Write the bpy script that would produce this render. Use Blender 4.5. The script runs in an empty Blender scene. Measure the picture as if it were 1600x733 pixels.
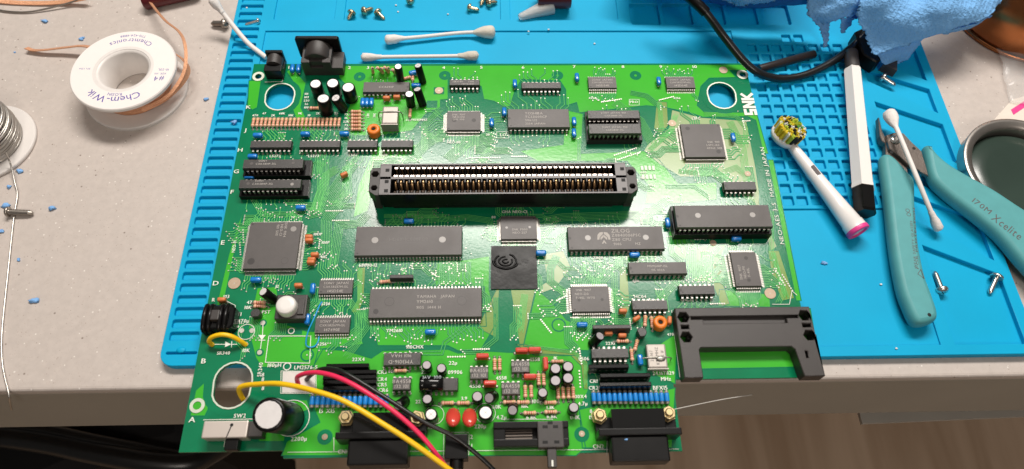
import bpy, bmesh, math, random
from mathutils import Vector, Matrix, noise
from mathutils.geometry import tessellate_polygon
random.seed(7)
S = 0.001                                   # everything below is written in millimetres
scene = bpy.context.scene
COL = scene.collection

# ------------------------------------------------------------------ camera
CAM_F = 1100.0                              # focal length in photograph pixels (1600 wide)
CAM_C = Vector((145.86, -301.87, 340.13))
CAM_R = Matrix(((0.99949627, 0.00880775, -0.03048994),
                (-0.02207015, 0.88327836, -0.4683292),
                (0.02280618, 0.4687662, 0.88302782)))
cam_d = bpy.data.cameras.new('camera')
cam_d.sensor_width = 36.0
cam_d.lens = CAM_F / 1600 * 36
cam_d.clip_start = 0.01
cam_d.clip_end = 20
cam_d.dof.use_dof = True
cam_d.dof.focus_distance = 0.40
cam_d.dof.aperture_fstop = 10.0
cam = bpy.data.objects.new('camera', cam_d)
cam.matrix_world = Matrix.Translation(CAM_C * S) @ CAM_R.to_4x4()
COL.objects.link(cam)
scene.camera = cam

# ------------------------------------------------------------------ world, lamps, exposure
world = bpy.data.worlds.new('World')
scene.world = world
world.use_nodes = True
bg = world.node_tree.nodes['Background']
bg.inputs[0].default_value = (1.0, 0.93, 0.87, 1)
bg.inputs[1].default_value = 0.10

def area(name, loc, target, sx, sy, power, col):
    l = bpy.data.lights.new(name, 'AREA')
    l.shape = 'RECTANGLE'; l.size = sx; l.size_y = sy; l.energy = power; l.color = col
    o = bpy.data.objects.new(name, l)
    o.location = loc
    o.rotation_euler = (Vector(target) - Vector(loc)).to_track_quat('-Z', 'Y').to_euler()
    COL.objects.link(o)
    return o
area('ceiling_tube_lamp', (0.33, 0.75, 1.50), (0.2, -0.1, 0), 1.20, 0.28, 41, (1.0, 0.945, 0.88))
area('ceiling_bounce_fill', (0.1, 0.25, 2.0), (0.15, -0.1, 0), 2.4, 2.0, 6, (1.0, 0.93, 0.86))  # added soft fill standing in for light bounced off the ceiling
area('ceiling_lamp_behind_viewer', (0.5, -1.7, 1.9), (0.2, -0.4, -0.5), 0.7, 0.7, 18, (1.0, 0.90, 0.80))
scene.view_settings.view_transform = 'Standard'
scene.view_settings.look = 'None'
scene.view_settings.exposure = -0.17
scene.view_settings.gamma = 1.0
scene.view_settings.use_curve_mapping = False

# ------------------------------------------------------------------ heights (mm, z = 0 is the top face of the circuit board)
ZB = -1.6                                   # underside of the circuit board
ZM = -4.5                                   # top of the silicone mat
ZW = -5.7                                   # floor of the wide work area and the rear trays
ZS = -6.5                                   # floor of the slots and pockets
ZR = -7.4                                   # floor of the slanted trays
ZT = -9.5                                   # table top
ZF = -730.0                                 # floor

def B(px, py, z=0.0):
    """point of the horizontal plane at height z seen at photograph pixel (px, py)"""
    d = CAM_R @ Vector(((px - 800) / CAM_F, (366.5 - py) / CAM_F, -1))
    return CAM_C + d * ((z - CAM_C.z) / d.z)
def B2(px, py, z=0.0):
    p = B(px, py, z); return (p.x, p.y)
def RECT(xl, xr, yt, yb, z):
    ym, xm = (yt + yb) / 2, (xl + xr) / 2
    return B(xl, ym, z).x, B(xr, ym, z).x, B(xm, yb, z).y, B(xm, yt, z).y

# ------------------------------------------------------------------ materials
def mat(name, rgb, rough=0.5, metal=0.0, var=0.12, scale=300.0, bump=0.0, bscale=None, spec=0.5, trans=0.0, alpha=1.0, coat=0.0, rvar=0.0, ior=1.5):
    m = bpy.data.materials.new(name); m.use_nodes = True
    nt = m.node_tree; N = nt.nodes; L = nt.links
    p = N['Principled BSDF']
    tc = N.new('ShaderNodeTexCoord')
    nz = N.new('ShaderNodeTexNoise'); nz.inputs['Scale'].default_value = scale; nz.inputs['Detail'].default_value = 4
    L.new(tc.outputs['Object'], nz.inputs['Vector'])
    mx = N.new('ShaderNodeMix'); mx.data_type = 'RGBA'
    mx.inputs[6].default_value = (*[c * (1 - var) for c in rgb], 1)
    mx.inputs[7].default_value = (*[min(1, c * (1 + var)) for c in rgb], 1)
    L.new(nz.outputs['Fac'], mx.inputs[0]); L.new(mx.outputs[2], p.inputs['Base Color'])
    p.inputs['Roughness'].default_value = rough; p.inputs['Metallic'].default_value = metal
    p.inputs['Specular IOR Level'].default_value = spec
    p.inputs['IOR'].default_value = ior
    if trans: p.inputs['Transmission Weight'].default_value = trans
    if alpha < 1: p.inputs['Alpha'].default_value = alpha
    if coat: p.inputs['Coat Weight'].default_value = coat; p.inputs['Coat Roughness'].default_value = 0.1
    if rvar:
        mr = N.new('ShaderNodeMapRange'); mr.inputs[3].default_value = max(0.02, rough - rvar); mr.inputs[4].default_value = rough + rvar
        n3 = N.new('ShaderNodeTexNoise'); n3.inputs['Scale'].default_value = scale * 0.3; n3.inputs['Detail'].default_value = 6
        L.new(tc.outputs['Object'], n3.inputs['Vector']); L.new(n3.outputs['Fac'], mr.inputs[0]); L.new(mr.outputs[0], p.inputs['Roughness'])
    if bump:
        n2 = N.new('ShaderNodeTexNoise'); n2.inputs['Scale'].default_value = bscale or scale * 3; n2.inputs['Detail'].default_value = 3
        L.new(tc.outputs['Object'], n2.inputs['Vector'])
        b = N.new('ShaderNodeBump'); b.inputs['Strength'].default_value = bump; b.inputs['Distance'].default_value = 0.0003
        L.new(n2.outputs['Fac'], b.inputs['Height']); L.new(b.outputs[0], p.inputs['Normal'])
    return m

M = {}
M['sub'] = mat('solder_mask_dark', (0.002, 0.185, 0.078), 0.15, var=0.25, scale=60, bump=0.1, bscale=900, spec=0.4)
M['pour'] = mat('solder_mask_over_copper', (0.05, 0.43, 0.03), 0.15, var=0.14, scale=40, bump=0.1, bscale=500, spec=0.4)
M['trace'] = mat('solder_mask_over_trace', (0.13, 0.56, 0.14), 0.14, var=0.2, scale=200, bump=0.1, spec=0.4)
M['olive'] = mat('bus_mask_painted_glare', (0.15, 0.27, 0.03), 0.22, var=0.2, scale=80, bump=0.05, bscale=900, spec=0.45)  # olive tone has the glare on the fine tracks mixed in
M['tan'] = mat('fine_bus_mask_painted_glare', (0.27, 0.38, 0.16), 0.22, var=0.12, scale=90, bump=0.05, bscale=900, spec=0.45)  # pale tan paints lamp glare over the fine tracks
M['silk'] = mat('white_ink', (0.80, 0.82, 0.74), 0.6, var=0.05)
M['solder'] = mat('solder', (0.46, 0.45, 0.4), 0.48, 0.9, var=0.15, scale=800)
M['pin'] = mat('tinned_pin', (0.46, 0.43, 0.4), 0.42, 0.85, var=0.2, scale=900)
M['copper_pad'] = mat('bare_copper_pad', (0.44, 0.33, 0.23), 0.5, 0.2, var=0.2, scale=600)
M['chip'] = mat('moulded_epoxy', (0.064, 0.054, 0.051), 0.46, var=0.16, scale=250, bump=0.25, bscale=4000, spec=0.6, rvar=0.06)
M['chip_dark'] = mat('dark_epoxy', (0.028, 0.024, 0.023), 0.38, var=0.2, scale=300, bump=0.2, bscale=4000)
M['chip_mark'] = mat('chip_print', (0.42, 0.39, 0.36), 0.6, var=0.25, scale=900)
M['chip_faint'] = mat('worn_chip_print', (0.12, 0.11, 0.105), 0.5)
M['chip_dot'] = mat('polished_mould_mark', (0.26, 0.24, 0.225), 0.35, var=0.2, scale=900)
M['chip_dim'] = mat('dull_mould_mark', (0.030, 0.025, 0.024), 0.5, var=0.2, scale=900)
M['black'] = mat('black_plastic', (0.005, 0.0046, 0.0046), 0.3, var=0.3, scale=150, bump=0.06, bscale=2500, rvar=0.08, spec=0.25)
M['black_matte'] = mat('grey_black_plastic', (0.04, 0.034, 0.032), 0.48, var=0.25, scale=70, bump=0.2, bscale=2500, rvar=0.1)
M['black_gloss'] = mat('glossy_black', (0.005, 0.005, 0.005), 0.14, var=0.2, spec=0.35)
M['slot_top'] = mat('slot_rim_painted_glint', (0.10, 0.088, 0.088), 0.4, var=.25, scale=120)  # lighter grey paints the glints along the black slot's top
M['hole'] = mat('deep_black', (0.003, 0.003, 0.003), 0.7, var=0.2)
M['alu'] = mat('aluminium_can_top', (0.82, 0.79, 0.78), 0.42, 0.2, var=0.08, scale=500)
M['alu_grey'] = mat('grey_can_top', (0.38, 0.345, 0.365), 0.45, 0.15, var=0.15, scale=400)
M['alu_line'] = mat('scored_line', (0.60, 0.57, 0.56), 0.45, 0.5, var=.1)
M['blue_cap'] = mat('blue_epoxy', (0.008, 0.2, 0.62), 0.25, var=0.2, scale=400, coat=0.3)
M['bead'] = mat('blue_lacquer', (0.012, 0.25, 0.7), 0.3, var=0.2, scale=500, coat=0.3)
M['orange'] = mat('orange_plastic', (0.80, 0.21, 0.02), 0.4, var=0.1)
M['orange_cap'] = mat('orange_ceramic', (0.62, 0.18, 0.055), 0.45, var=0.2, scale=500)
M['peach'] = mat('resistor_body', (0.8, 0.46, 0.31), 0.45, var=0.18, scale=500)
M['band_a'] = mat('red_brown_band', (0.46, 0.12, 0.06), 0.5)
M['band_b'] = mat('gold_band', (0.62, 0.38, 0.14), 0.4)
M['red_cap'] = mat('red_epoxy', (0.62, 0.06, 0.038), 0.26, var=0.15, scale=250, coat=0.3)
M['metal'] = mat('brushed_can', (0.38, 0.345, 0.31), 0.45, 0.5, var=0.12, scale=150)
M['metal_sw'] = mat('switch_case', (0.62, 0.55, 0.50), 0.42, 0.55, var=0.08, scale=90)
M['gold'] = mat('gold_plate', (0.66, 0.43, 0.22), 0.28, 0.9, var=0.2, scale=900)
M['contact_tip'] = mat('plated_contact_tip', (0.5, 0.41, 0.36), 0.3, .85, var=.15, scale=900)
M['brass'] = mat('yellow_passivated_steel', (0.72, 0.56, 0.30), 0.3, 0.8, var=0.2, scale=500)
M['white_plastic'] = mat('white_plastic', (0.76, 0.73, 0.70), 0.35, var=0.04, scale=100)
M['pad_white'] = mat('tinned_heat_pad', (0.66, 0.62, 0.58), 0.5, 0.2, var=0.12, scale=150, bump=0.2)
M['yellow_wire'] = mat('yellow_insulation', (0.95, 0.57, 0.008), 0.4, var=0.06)
M['magenta_wire'] = mat('magenta_insulation', (0.84, 0.028, 0.11), 0.38, var=0.06)
M['black_wire'] = mat('black_insulation', (0.010, 0.010, 0.010), 0.32, var=0.2)
M['blue_wire'] = mat('blue_enamel_wire', (0.01, 0.34, 0.75), 0.35, var=0.1)
M['tape'] = mat('black_tape', (0.004, 0.0038, 0.0038), 0.3, var=0.5, scale=260, bump=0.5, bscale=160, rvar=0.2, spec=0.15)

# ------------------------------------------------------------------ glyphs (flat print), built once from the bundled font
CHARS = 'ABCDEFGHIJKLMNOPQRSTUVWXYZabcdefghijklmnopqrstuvwxyz0123456789-+#/.,()µ&'
GL = {}
def _glyphs():
    tmp = []
    for ch in CHARS:
        c = bpy.data.curves.new('glyph', 'FONT'); c.body = ch; c.size = 1.0;  c.resolution_u = 2
        o = bpy.data.objects.new('glyph', c); COL.objects.link(o); tmp.append((ch, o, c))
    dg = bpy.context.evaluated_depsgraph_get()
    for ch, o, c in tmp:
        me = bpy.data.meshes.new_from_object(o.evaluated_get(dg))
        vs = [(v.co.x, v.co.y) for v in me.vertices]
        fs = [tuple(p.vertices) for p in me.polygons]
        x0 = min((v[0] for v in vs), default=0); x1 = max((v[0] for v in vs), default=.3)
        GL[ch] = ([(x - x0, y) for x, y in vs], fs, x1 - x0)
        bpy.data.meshes.remove(me)
    for ch, o, c in tmp:
        bpy.data.objects.remove(o); bpy.data.curves.remove(c)
_glyphs()

# ------------------------------------------------------------------ mesh builder
class MB:
    def __init__(s): s.v = []; s.f = []; s.m = []; s.sm = []; s.xf = None
    def add(s, vs, fs, mi=0, smooth=False):
        n = len(s.v)
        if s.xf is not None: vs = [s.xf @ Vector(v) for v in vs]
        s.v += [tuple(v) for v in vs]
        for i, f in enumerate(fs):
            s.f.append(tuple(n + k for k in f)); s.m.append(mi if isinstance(mi, int) else mi[i]); s.sm.append(smooth)
        return s
    def box(s, x0, x1, y0, y1, z0, z1, mi=0, ti=0.0, bi=0.0):
        """ti / bi: inset of the top / bottom face"""
        v = [(x0+bi, y0+bi, z0), (x1-bi, y0+bi, z0), (x1-bi, y1-bi, z0), (x0+bi, y1-bi, z0),
             (x0+ti, y0+ti, z1), (x1-ti, y0+ti, z1), (x1-ti, y1-ti, z1), (x0+ti, y1-ti, z1)]
        return s.add(v, [(3,2,1,0), (4,5,6,7), (0,1,5,4), (1,2,6,5), (2,3,7,6), (3,0,4,7)], mi)
    def bbox(s, x0, x1, y0, y1, z0, z1, mi=0, b=0.4):
        """box with chamfered edges"""
        bm = bmesh.new(); bmesh.ops.create_cube(bm, size=1)
        for v in bm.verts:
            v.co = Vector(((x0+x1)/2 + v.co.x*(x1-x0), (y0+y1)/2 + v.co.y*(y1-y0), (z0+z1)/2 + v.co.z*(z1-z0)))
        bmesh.ops.bevel(bm, geom=bm.edges[:], offset=b, segments=2, affect='EDGES', profile=0.6)
        bm.verts.index_update()
        s.add([v.co[:] for v in bm.verts], [[v.index for v in f.verts] for f in bm.faces], mi); bm.free()
        return s
    def rod(s, p0, p1, prof, n=12, smooth=True, cap=True, phase=0.0, flat=1.0):
        """turned shape along p0 -> p1; prof = [(t in mm, radius[, material index of the band up to the next ring])]"""
        p0, p1 = Vector(p0), Vector(p1)
        a = (p1 - p0).normalized()
        u = a.orthogonal().normalized() if abs(a.z) > .95 else Vector((0,0,1)).cross(a).normalized()
        w = a.cross(u)
        vs = []; fs = []; ms = []
        for t, r, *_ in prof:
            for k in range(n):
                th = 2*math.pi*k/n + phase
                vs.append(p0 + a*t + (u*math.cos(th) + w*math.sin(th)*flat)*r)
        for i in range(len(prof)-1):
            mi = prof[i][2] if len(prof[i]) > 2 else 0
            for k in range(n):
                k2 = (k+1) % n
                fs.append((i*n+k, i*n+k2, (i+1)*n+k2, (i+1)*n+k)); ms.append(mi)
        s.add(vs, fs, ms, smooth)
        if cap:
            m0 = prof[0][2] if len(prof[0]) > 2 else 0
            m1 = prof[-1][2] if len(prof[-1]) > 2 else (prof[-2][2] if len(prof[-2]) > 2 else 0)
            s.add(vs[:n], [tuple(range(n-1, -1, -1))], m0); s.add(vs[-n:], [tuple(range(n))], m1)
        return s
    def cyl(s, p0, p1, r, n=12, mi=0, smooth=True, r1=None):
        L = (Vector(p1) - Vector(p0)).length
        return s.rod(p0, p1, [(0, r, mi), (L, r if r1 is None else r1, mi)], n, smooth)
    def disc(s, x, y, z, r, n=14, mi=0, sx=1.0):
        return s.add([(x + sx*r*math.cos(2*math.pi*k/n), y + r*math.sin(2*math.pi*k/n), z) for k in range(n)], [tuple(range(n))], mi)
    def ring(s, x, y, z, r0, r1, n=24, mi=0, sx=1.0, dy=0.0):
        """flat ring; dy stretches it into a stadium"""
        vs = []
        for r in (r0, r1):
            for k in range(n):
                th = 2*math.pi*k/n; sy = math.sin(th)
                vs.append((x + sx*r*math.cos(th), y + r*sy + (dy if sy > 0 else -dy), z))
        return s.add(vs, [(k, n+k, n+(k+1) % n, (k+1) % n) for k in range(n)], mi)
    def tube(s, path, r, n=8, mi=0, cap=True):
        P = [Vector(p) for p in path]; vs = []; fs = []
        up = Vector((0.13, 0.21, 1)).normalized()
        for i, p in enumerate(P):
            a = (P[min(i+1, len(P)-1)] - P[max(i-1, 0)]).normalized()
            u = up.cross(a).normalized(); w = a.cross(u)
            rr = r[i] if isinstance(r, (list, tuple)) else r
            vs += [p + (u*math.cos(2*math.pi*k/n) + w*math.sin(2*math.pi*k/n))*rr for k in range(n)]
        for i in range(len(P)-1):
            for k in range(n):
                k2 = (k+1) % n
                fs.append((i*n+k, i*n+k2, (i+1)*n+k2, (i+1)*n+k))
        s.add(vs, fs, mi, True)
        if cap: s.add(vs[:n], [tuple(range(n-1, -1, -1))], mi); s.add(vs[-n:], [tuple(range(n))], mi)
        return s
    def ball(s, c, r, n=10, m=7, mi=0, jit=0.0):
        c = Vector(c); r = Vector(r) if not isinstance(r, (int, float)) else Vector((r, r, r))
        vs = [c + Vector((0, 0, r.z))]
        for i in range(1, m):
            ph = math.pi*i/m
            for k in range(n):
                th = 2*math.pi*k/n
                q = Vector((math.sin(ph)*math.cos(th), math.sin(ph)*math.sin(th), math.cos(ph)))
                e = 1 + jit*noise.noise(q*1.9 + c*0.37)
                vs.append(c + Vector((q.x*r.x, q.y*r.y, q.z*r.z))*e)
        vs.append(c - Vector((0, 0, r.z)))
        fs = [(0, 1+k, 1+(k+1) % n) for k in range(n)]
        for i in range(m-2):
            a = 1 + i*n
            fs += [(a+k, a+n+k, a+n+(k+1) % n, a+(k+1) % n) for k in range(n)]
        a = 1 + (m-2)*n; e = len(vs)-1
        fs += [(a+k, e, a+(k+1) % n) for k in range(n)]
        return s.add(vs, fs, mi, True)
    def poly(s, pts, z, mi=0, holes=()):
        loops = [[Vector((p[0], p[1], 0)) for p in pts]] + [[Vector((p[0], p[1], 0)) for p in h] for h in holes]
        flat = [(v.x, v.y, z) for l in loops for v in l]
        fs = []
        for t in tessellate_polygon(loops):
            a, b, c = (flat[i] for i in t)
            cr = (b[0]-a[0])*(c[1]-a[1]) - (b[1]-a[1])*(c[0]-a[0])
            if abs(cr) < 1e-9: continue
            fs.append(t if cr > 0 else (t[0], t[2], t[1]))
        return s.add(flat, fs, mi)
    def plate(s, pts, z0, z1, mi=0, holes=(), wall=None, ch=0.0):
        """flat plate with holes and real thickness; ch chamfers the upper rim of the outline and of the holes"""
        def area2(l): return sum(l[i][0]*l[(i+1) % len(l)][1] - l[(i+1) % len(l)][0]*l[i][1] for i in range(len(l)))
        loops = [list(pts) if area2(pts) > 0 else list(pts)[::-1]] + [list(h) if area2(h) < 0 else list(h)[::-1] for h in holes]
        ins = loops
        if ch: ins = [offset_loop(l, ch) for l in loops]
        s.poly(ins[0], z1, mi, ins[1:])
        n0 = len(s.f); s.poly(loops[0], z0, mi, loops[1:])
        for i in range(n0, len(s.f)): s.f[i] = s.f[i][::-1]
        w = mi if wall is None else wall
        for l, q in zip(loops, ins):
            n = len(l)
            zc = z1 - ch
            s.add([(p[0], p[1], z0) for p in l] + [(p[0], p[1], zc) for p in l],
                  [(k, (k+1) % n, n+(k+1) % n, n+k) for k in range(n)], w)
            if ch: s.add([(p[0], p[1], zc) for p in l] + [(p[0], p[1], z1) for p in q],
                  [(k, (k+1) % n, n+(k+1) % n, n+k) for k in range(n)], w, True)
        return s
    def text(s, t, x, y, z, h, ang=0.0, mi=0, align='C', sx=1.0, track=0.14, bold=0.0):
        sc = h / 0.70
        adv = [(GL[c][2] if c in GL else 0.28) + track for c in t]
        W = (sum(adv) - track)*sc*sx
        cx = {'C': -W/2, 'L': 0, 'R': -W}[align]
        ca, sa = math.cos(ang), math.sin(ang)
        for c, a in zip(t, adv):
            if c in GL:
                vs, fs, _ = GL[c]
                out = []
                for vx, vy in vs:
                    lx = cx + vx*sc*sx; ly = vy*sc - h/2
                    out.append((x + lx*ca - ly*sa, y + lx*sa + ly*ca, z))
                s.add(out, fs, mi)
            cx += a*sc*sx
        return s
    def build(s, name, mats, parent=None, origin=None):
        if origin is None:
            if s.v:
                xs, ys, zs = zip(*s.v); origin = ((min(xs)+max(xs))/2, (min(ys)+max(ys))/2, min(zs))
            else: origin = (0, 0, 0)
        origin = Vector(origin)
        me = bpy.data.meshes.new(name)
        me.from_pydata([tuple((Vector(v) - origin)*S) for v in s.v], [], s.f)
        for m in (mats if isinstance(mats, (list, tuple)) else [mats]): me.materials.append(m if not isinstance(m, str) else M[m])
        me.polygons.foreach_set('material_index', s.m); me.polygons.foreach_set('use_smooth', s.sm)
        me.update()
        o = bpy.data.objects.new(name, me)
        return place(o, parent, origin)
ORG = {}
def place(o, parent, origin):
    COL.objects.link(o)
    ORG[o.name] = Vector(origin)
    base = Vector((0, 0, 0))
    if parent is not None: o.parent = parent; base = ORG[parent.name]
    o.location = (Vector(origin) - base)*S
    return o
def offset_loop(l, d):
    """move a loop to its left (inwards for a counter-clockwise outline) by d"""
    n = len(l); out = []
    for i in range(n):
        a, b, c = l[i-1], l[i], l[(i+1) % n]
        e0 = Vector((b[0]-a[0], b[1]-a[1])); e1 = Vector((c[0]-b[0], c[1]-b[1]))
        if e0.length < 1e-6 or e1.length < 1e-6: out.append(b); continue
        e0.normalize(); e1.normalize()
        n0 = Vector((-e0.y, e0.x)); n1 = Vector((-e1.y, e1.x))
        m = n0 + n1
        if m.length < 1e-4: out.append(b); continue
        m.normalize(); k = d / max(0.4, m.dot(n0))
        out.append((b[0] + m.x*k, b[1] + m.y*k))
    return out
def thing(name, label, cat, origin, group=None):
    o = bpy.data.objects.new(name, None); o.empty_display_size = 0.01
    place(o, None, origin); return tag(o, label, cat, group)
def tag(o, label, cat=None, group=None, kind=None):
    if label: o['label'] = label
    if cat: o['category'] = cat
    if group: o['group'] = group
    if kind: o['kind'] = kind
    return o
def inst(o, parent, origin, rz=0.0, rx=0.0):
    """copy of a part and of its sub-parts; the mesh data are shared"""
    c = o.copy(); place(c, parent, origin); c.rotation_euler = (rx, 0, rz)
    for ch in o.children:
        d = ch.copy(); COL.objects.link(d); d.parent = c; d.location = ch.location
    return c
def smooth_path(pts, k=6):
    P = [Vector(p) for p in pts]; P = [P[0]*2 - P[1]] + P + [P[-1]*2 - P[-2]]
    out = []
    for i in range(1, len(P)-2):
        for j in range(k):
            t = j/k
            a, b, c, d = P[i-1], P[i], P[i+1], P[i+2]
            out.append(0.5*((2*b) + (c-a)*t + (2*a - 5*b + 4*c - d)*t*t + (3*b - a - 3*c + d)*t*t*t))
    out.append(P[-2]); return out
def arc(cx, cy, r, a0, a1, n):
    return [(cx + r*math.cos(a0 + (a1-a0)*k/n), cy + r*math.sin(a0 + (a1-a0)*k/n)) for k in range(n+1)]
def rrect(x0, x1, y0, y1, r, n=3):
    h = math.pi/2
    return arc(x1-r, y1-r, r, 0, h, n) + arc(x0+r, y1-r, r, h, 2*h, n) + arc(x0+r, y0+r, r, 2*h, 3*h, n) + arc(x1-r, y0+r, r, 3*h, 4*h, n)

# ================================================================== setting
def wood_mat():
    m = mat('wood_floor', (0.30, 0.19, 0.12), 0.45); nt = m.node_tree; N = nt.nodes; L = nt.links
    p = N['Principled BSDF']; tc = N.new('ShaderNodeTexCoord')
    mp = N.new('ShaderNodeMapping'); mp.inputs['Scale'].default_value = (11, 0.9, 1); mp.inputs['Rotation'].default_value = (0, 0, 0.05)
    L.new(tc.outputs['Object'], mp.inputs[0])
    n = N.new('ShaderNodeTexNoise'); n.inputs['Scale'].default_value = 1.6; n.inputs['Detail'].default_value = 6; n.inputs['Distortion'].default_value = 0.6
    L.new(mp.outputs[0], n.inputs['Vector'])
    r = N.new('ShaderNodeValToRGB'); e = r.color_ramp.elements
    e[0].position = 0.30; e[0].color = (0.42, 0.28, 0.18, 1); e[1].position = 0.72; e[1].color = (0.72, 0.54, 0.39, 1)
    L.new(n.outputs['Fac'], r.inputs[0]); L.new(r.outputs[0], p.inputs['Base Color'])
    return m
def table_mat():
    m = mat('speckled_laminate', (0.525, 0.465, 0.425), 0.42); nt = m.node_tree; N = nt.nodes; L = nt.links
    p = N['Principled BSDF']; tc = N.new('ShaderNodeTexCoord')
    base = p.inputs['Base Color'].links[0].from_socket
    last = base
    for sc, thr, col, seed in ((420, 0.115, (0.36, 0.29, 0.25, 1), 0), (160, 0.085, (0.27, 0.22, 0.19, 1), 3.3), (260, 0.12, (0.72, 0.67, 0.62, 1), 7.7), (900, 0.2, (0.47, 0.40, 0.35, 1), 11)):
        v = N.new('ShaderNodeTexVoronoi'); v.inputs['Scale'].default_value = sc
        mp = N.new('ShaderNodeMapping'); mp.inputs['Location'].default_value = (seed, seed*.7, seed*.3)
        L.new(tc.outputs['Object'], mp.inputs[0]); L.new(mp.outputs[0], v.inputs['Vector'])
        g = N.new('ShaderNodeMath'); g.operation = 'LESS_THAN'; g.inputs[1].default_value = thr
        L.new(v.outputs['Distance'], g.inputs[0])
        c2 = N.new('ShaderNodeMath'); c2.operation = 'GREATER_THAN'; c2.inputs[1].default_value = 0.52
        sp = N.new('ShaderNodeSeparateColor'); L.new(v.outputs['Color'], sp.inputs[0]); L.new(sp.outputs[0], c2.inputs[0])
        mu = N.new('ShaderNodeMath'); mu.operation = 'MULTIPLY'; L.new(g.outputs[0], mu.inputs[0]); L.new(c2.outputs[0], mu.inputs[1])
        x = N.new('ShaderNodeMix'); x.data_type = 'RGBA'; x.inputs[7].default_value = col
        L.new(mu.outputs[0], x.inputs[0]); L.new(last, x.inputs[6]); last = x.outputs[2]
    L.new(last, p.inputs['Base Color'])
    return m
M['table'] = table_mat()
M['edge'] = mat('painted_gap_shadow', (0.16, 0.13, 0.11), 0.5, var=0.1, scale=40)
M['apron'] = mat('grey_steel_apron', (0.34, 0.325, 0.285), 0.45, 0.25, var=0.12, scale=12, rvar=0.08)
M['rail'] = mat('pale_grey_rail', (0.42, 0.4, 0.36), 0.5, 0.2, var=0.1, scale=30)

fl = MB().box(-2600, 2600, -2600, 2600, ZF-40, ZF).build('floor', wood_mat(), None, (0, 0, ZF))
tag(fl, 'brown wood grain floor far below the table edge', None, None, 'structure')

# ---- table: top, dark strip painted as gap shadow, steel apron, lower rail
YE = (B(296, 608, ZT).y + B(1287, 591.5, ZT).y)/2
tb = thing('work_table', 'beige speckled laminate work table with a grey steel apron under its front edge', 'table', (150, YE + 350, ZF))
m = MB()
X0, X1, Y1 = -950, 1250, YE + 800
prof = [(0.0, ZT-1.6), (0.35, ZT-0.7), (1.0, ZT-0.2), (2.0, ZT)]
m.add([(X0, YE+2, ZT), (X1, YE+2, ZT), (X1, Y1, ZT), (X0, Y1, ZT)], [(0, 1, 2, 3)])
for (a, za), (b_, zb) in zip(prof, prof[1:]):
    m.add([(X0, YE+a, za), (X1, YE+a, za), (X1, YE+b_, zb), (X0, YE+b_, zb)], [(0, 1, 2, 3)], 0, True)
m.add([(X0, YE, ZT-1.6), (X1, YE, ZT-1.6), (X1, YE, ZT-5), (X0, YE, ZT-5)], [(3, 2, 1, 0)])
m.add([(X0, YE, ZT-5), (X1, YE, ZT-5), (X1, Y1, ZT-5), (X0, Y1, ZT-5)], [(3, 2, 1, 0)])
m.add([(X0, YE, ZT-5), (X0, YE, ZT-1.6), (X0, YE+2, ZT), (X0, Y1, ZT), (X0, Y1, ZT-5)], [(0, 1, 2, 3, 4)])
m.add([(X1, YE, ZT-5), (X1, YE, ZT-1.6), (X1, YE+2, ZT), (X1, Y1, ZT), (X1, Y1, ZT-5)], [(4, 3, 2, 1, 0)])
m.build('tabletop', 'table', tb)
MB().bbox(X0, X1, YE+3, Y1-3, ZT-9, ZT-5.05, 0, 0.3).build('gap_shadow_strip', 'edge', tb)  # dark recessed strip, coloured as the shadow in the gap below the top
MB().bbox(X0, X1, YE+1.0, YE+30, ZT-80, ZT-9.1, 0, 1.2).build('apron', 'apron', tb)
MB().bbox(X0, X1, Y1-60, Y1-30, ZT-80, ZT-9.1, 0, 1.2).build('apron', 'apron', tb)
for lx in (X0+30, X1-90):
    for ly in (YE+60, Y1-120):
        MB().bbox(lx, lx+60, ly, ly+60, ZF, ZT-9.1, 0, 2).build('leg', 'apron', tb)
p0, p1 = B(1345, 653, -150), B(1620, 641, -150)
m = MB(); d = (p1 - p0); nrm = Vector((-d.y, d.x, 0)).normalized()*4
q = p0 + d*3.2
m.add([p0-nrm+Vector((0,0,0)), q-nrm, q+nrm, p0+nrm, p0-nrm-Vector((0,0,3)), q-nrm-Vector((0,0,3)), q+nrm-Vector((0,0,3)), p0+nrm-Vector((0,0,3))],
      [(0,1,2,3), (7,6,5,4), (0,4,5,1), (1,5,6,2), (2,6,7,3), (3,7,4,0)])
m.build('lower_rail', 'rail', tb)

# ---- black bag on the floor with its straps
M['cloth'] = mat('black_cloth', (0.006, 0.006, 0.0065), 0.75, var=0.4, scale=30, bump=0.4, bscale=300, spec=0.25)
zb = -330
bagp = [B2(-160, 600, zb), B2(300, 600, zb), B2(296, 690, zb), B2(262, 704, zb), B2(150, 722, zb), B2(60, 760, zb), B2(-160, 790, zb)]
bag = thing('black_bag', 'black cloth bag in the shade below the left end of the table', 'bag', (B(120, 680, zb).x, B(120, 680, zb).y, ZF))
m = MB().plate([(x, y) for x, y in bagp], ZF, zb, 0, (), None, 14); m.build('bag_body', 'cloth', bag)
strap = smooth_path([tuple(B(x, y, zb+z)) for x, y, z in ((-60, 676, 12), (60, 690, 14), (150, 708, 14), (230, 722, 10), (295, 724, 2), (330, 708, -10), (360, 690, -30), (400, 668, -60))], 6)
MB().tube(strap, 10, 10).build('strap', 'black_wire', bag)
strap2 = smooth_path([tuple(B(x, y, zb+z)) for x, y, z in ((-60, 662, 12), (60, 671, 14), (150, 689, 14), (240, 706, 6), (290, 716, -4))], 6)
MB().tube(strap2, 6, 8).build('strap', 'black_wire', bag)

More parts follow.
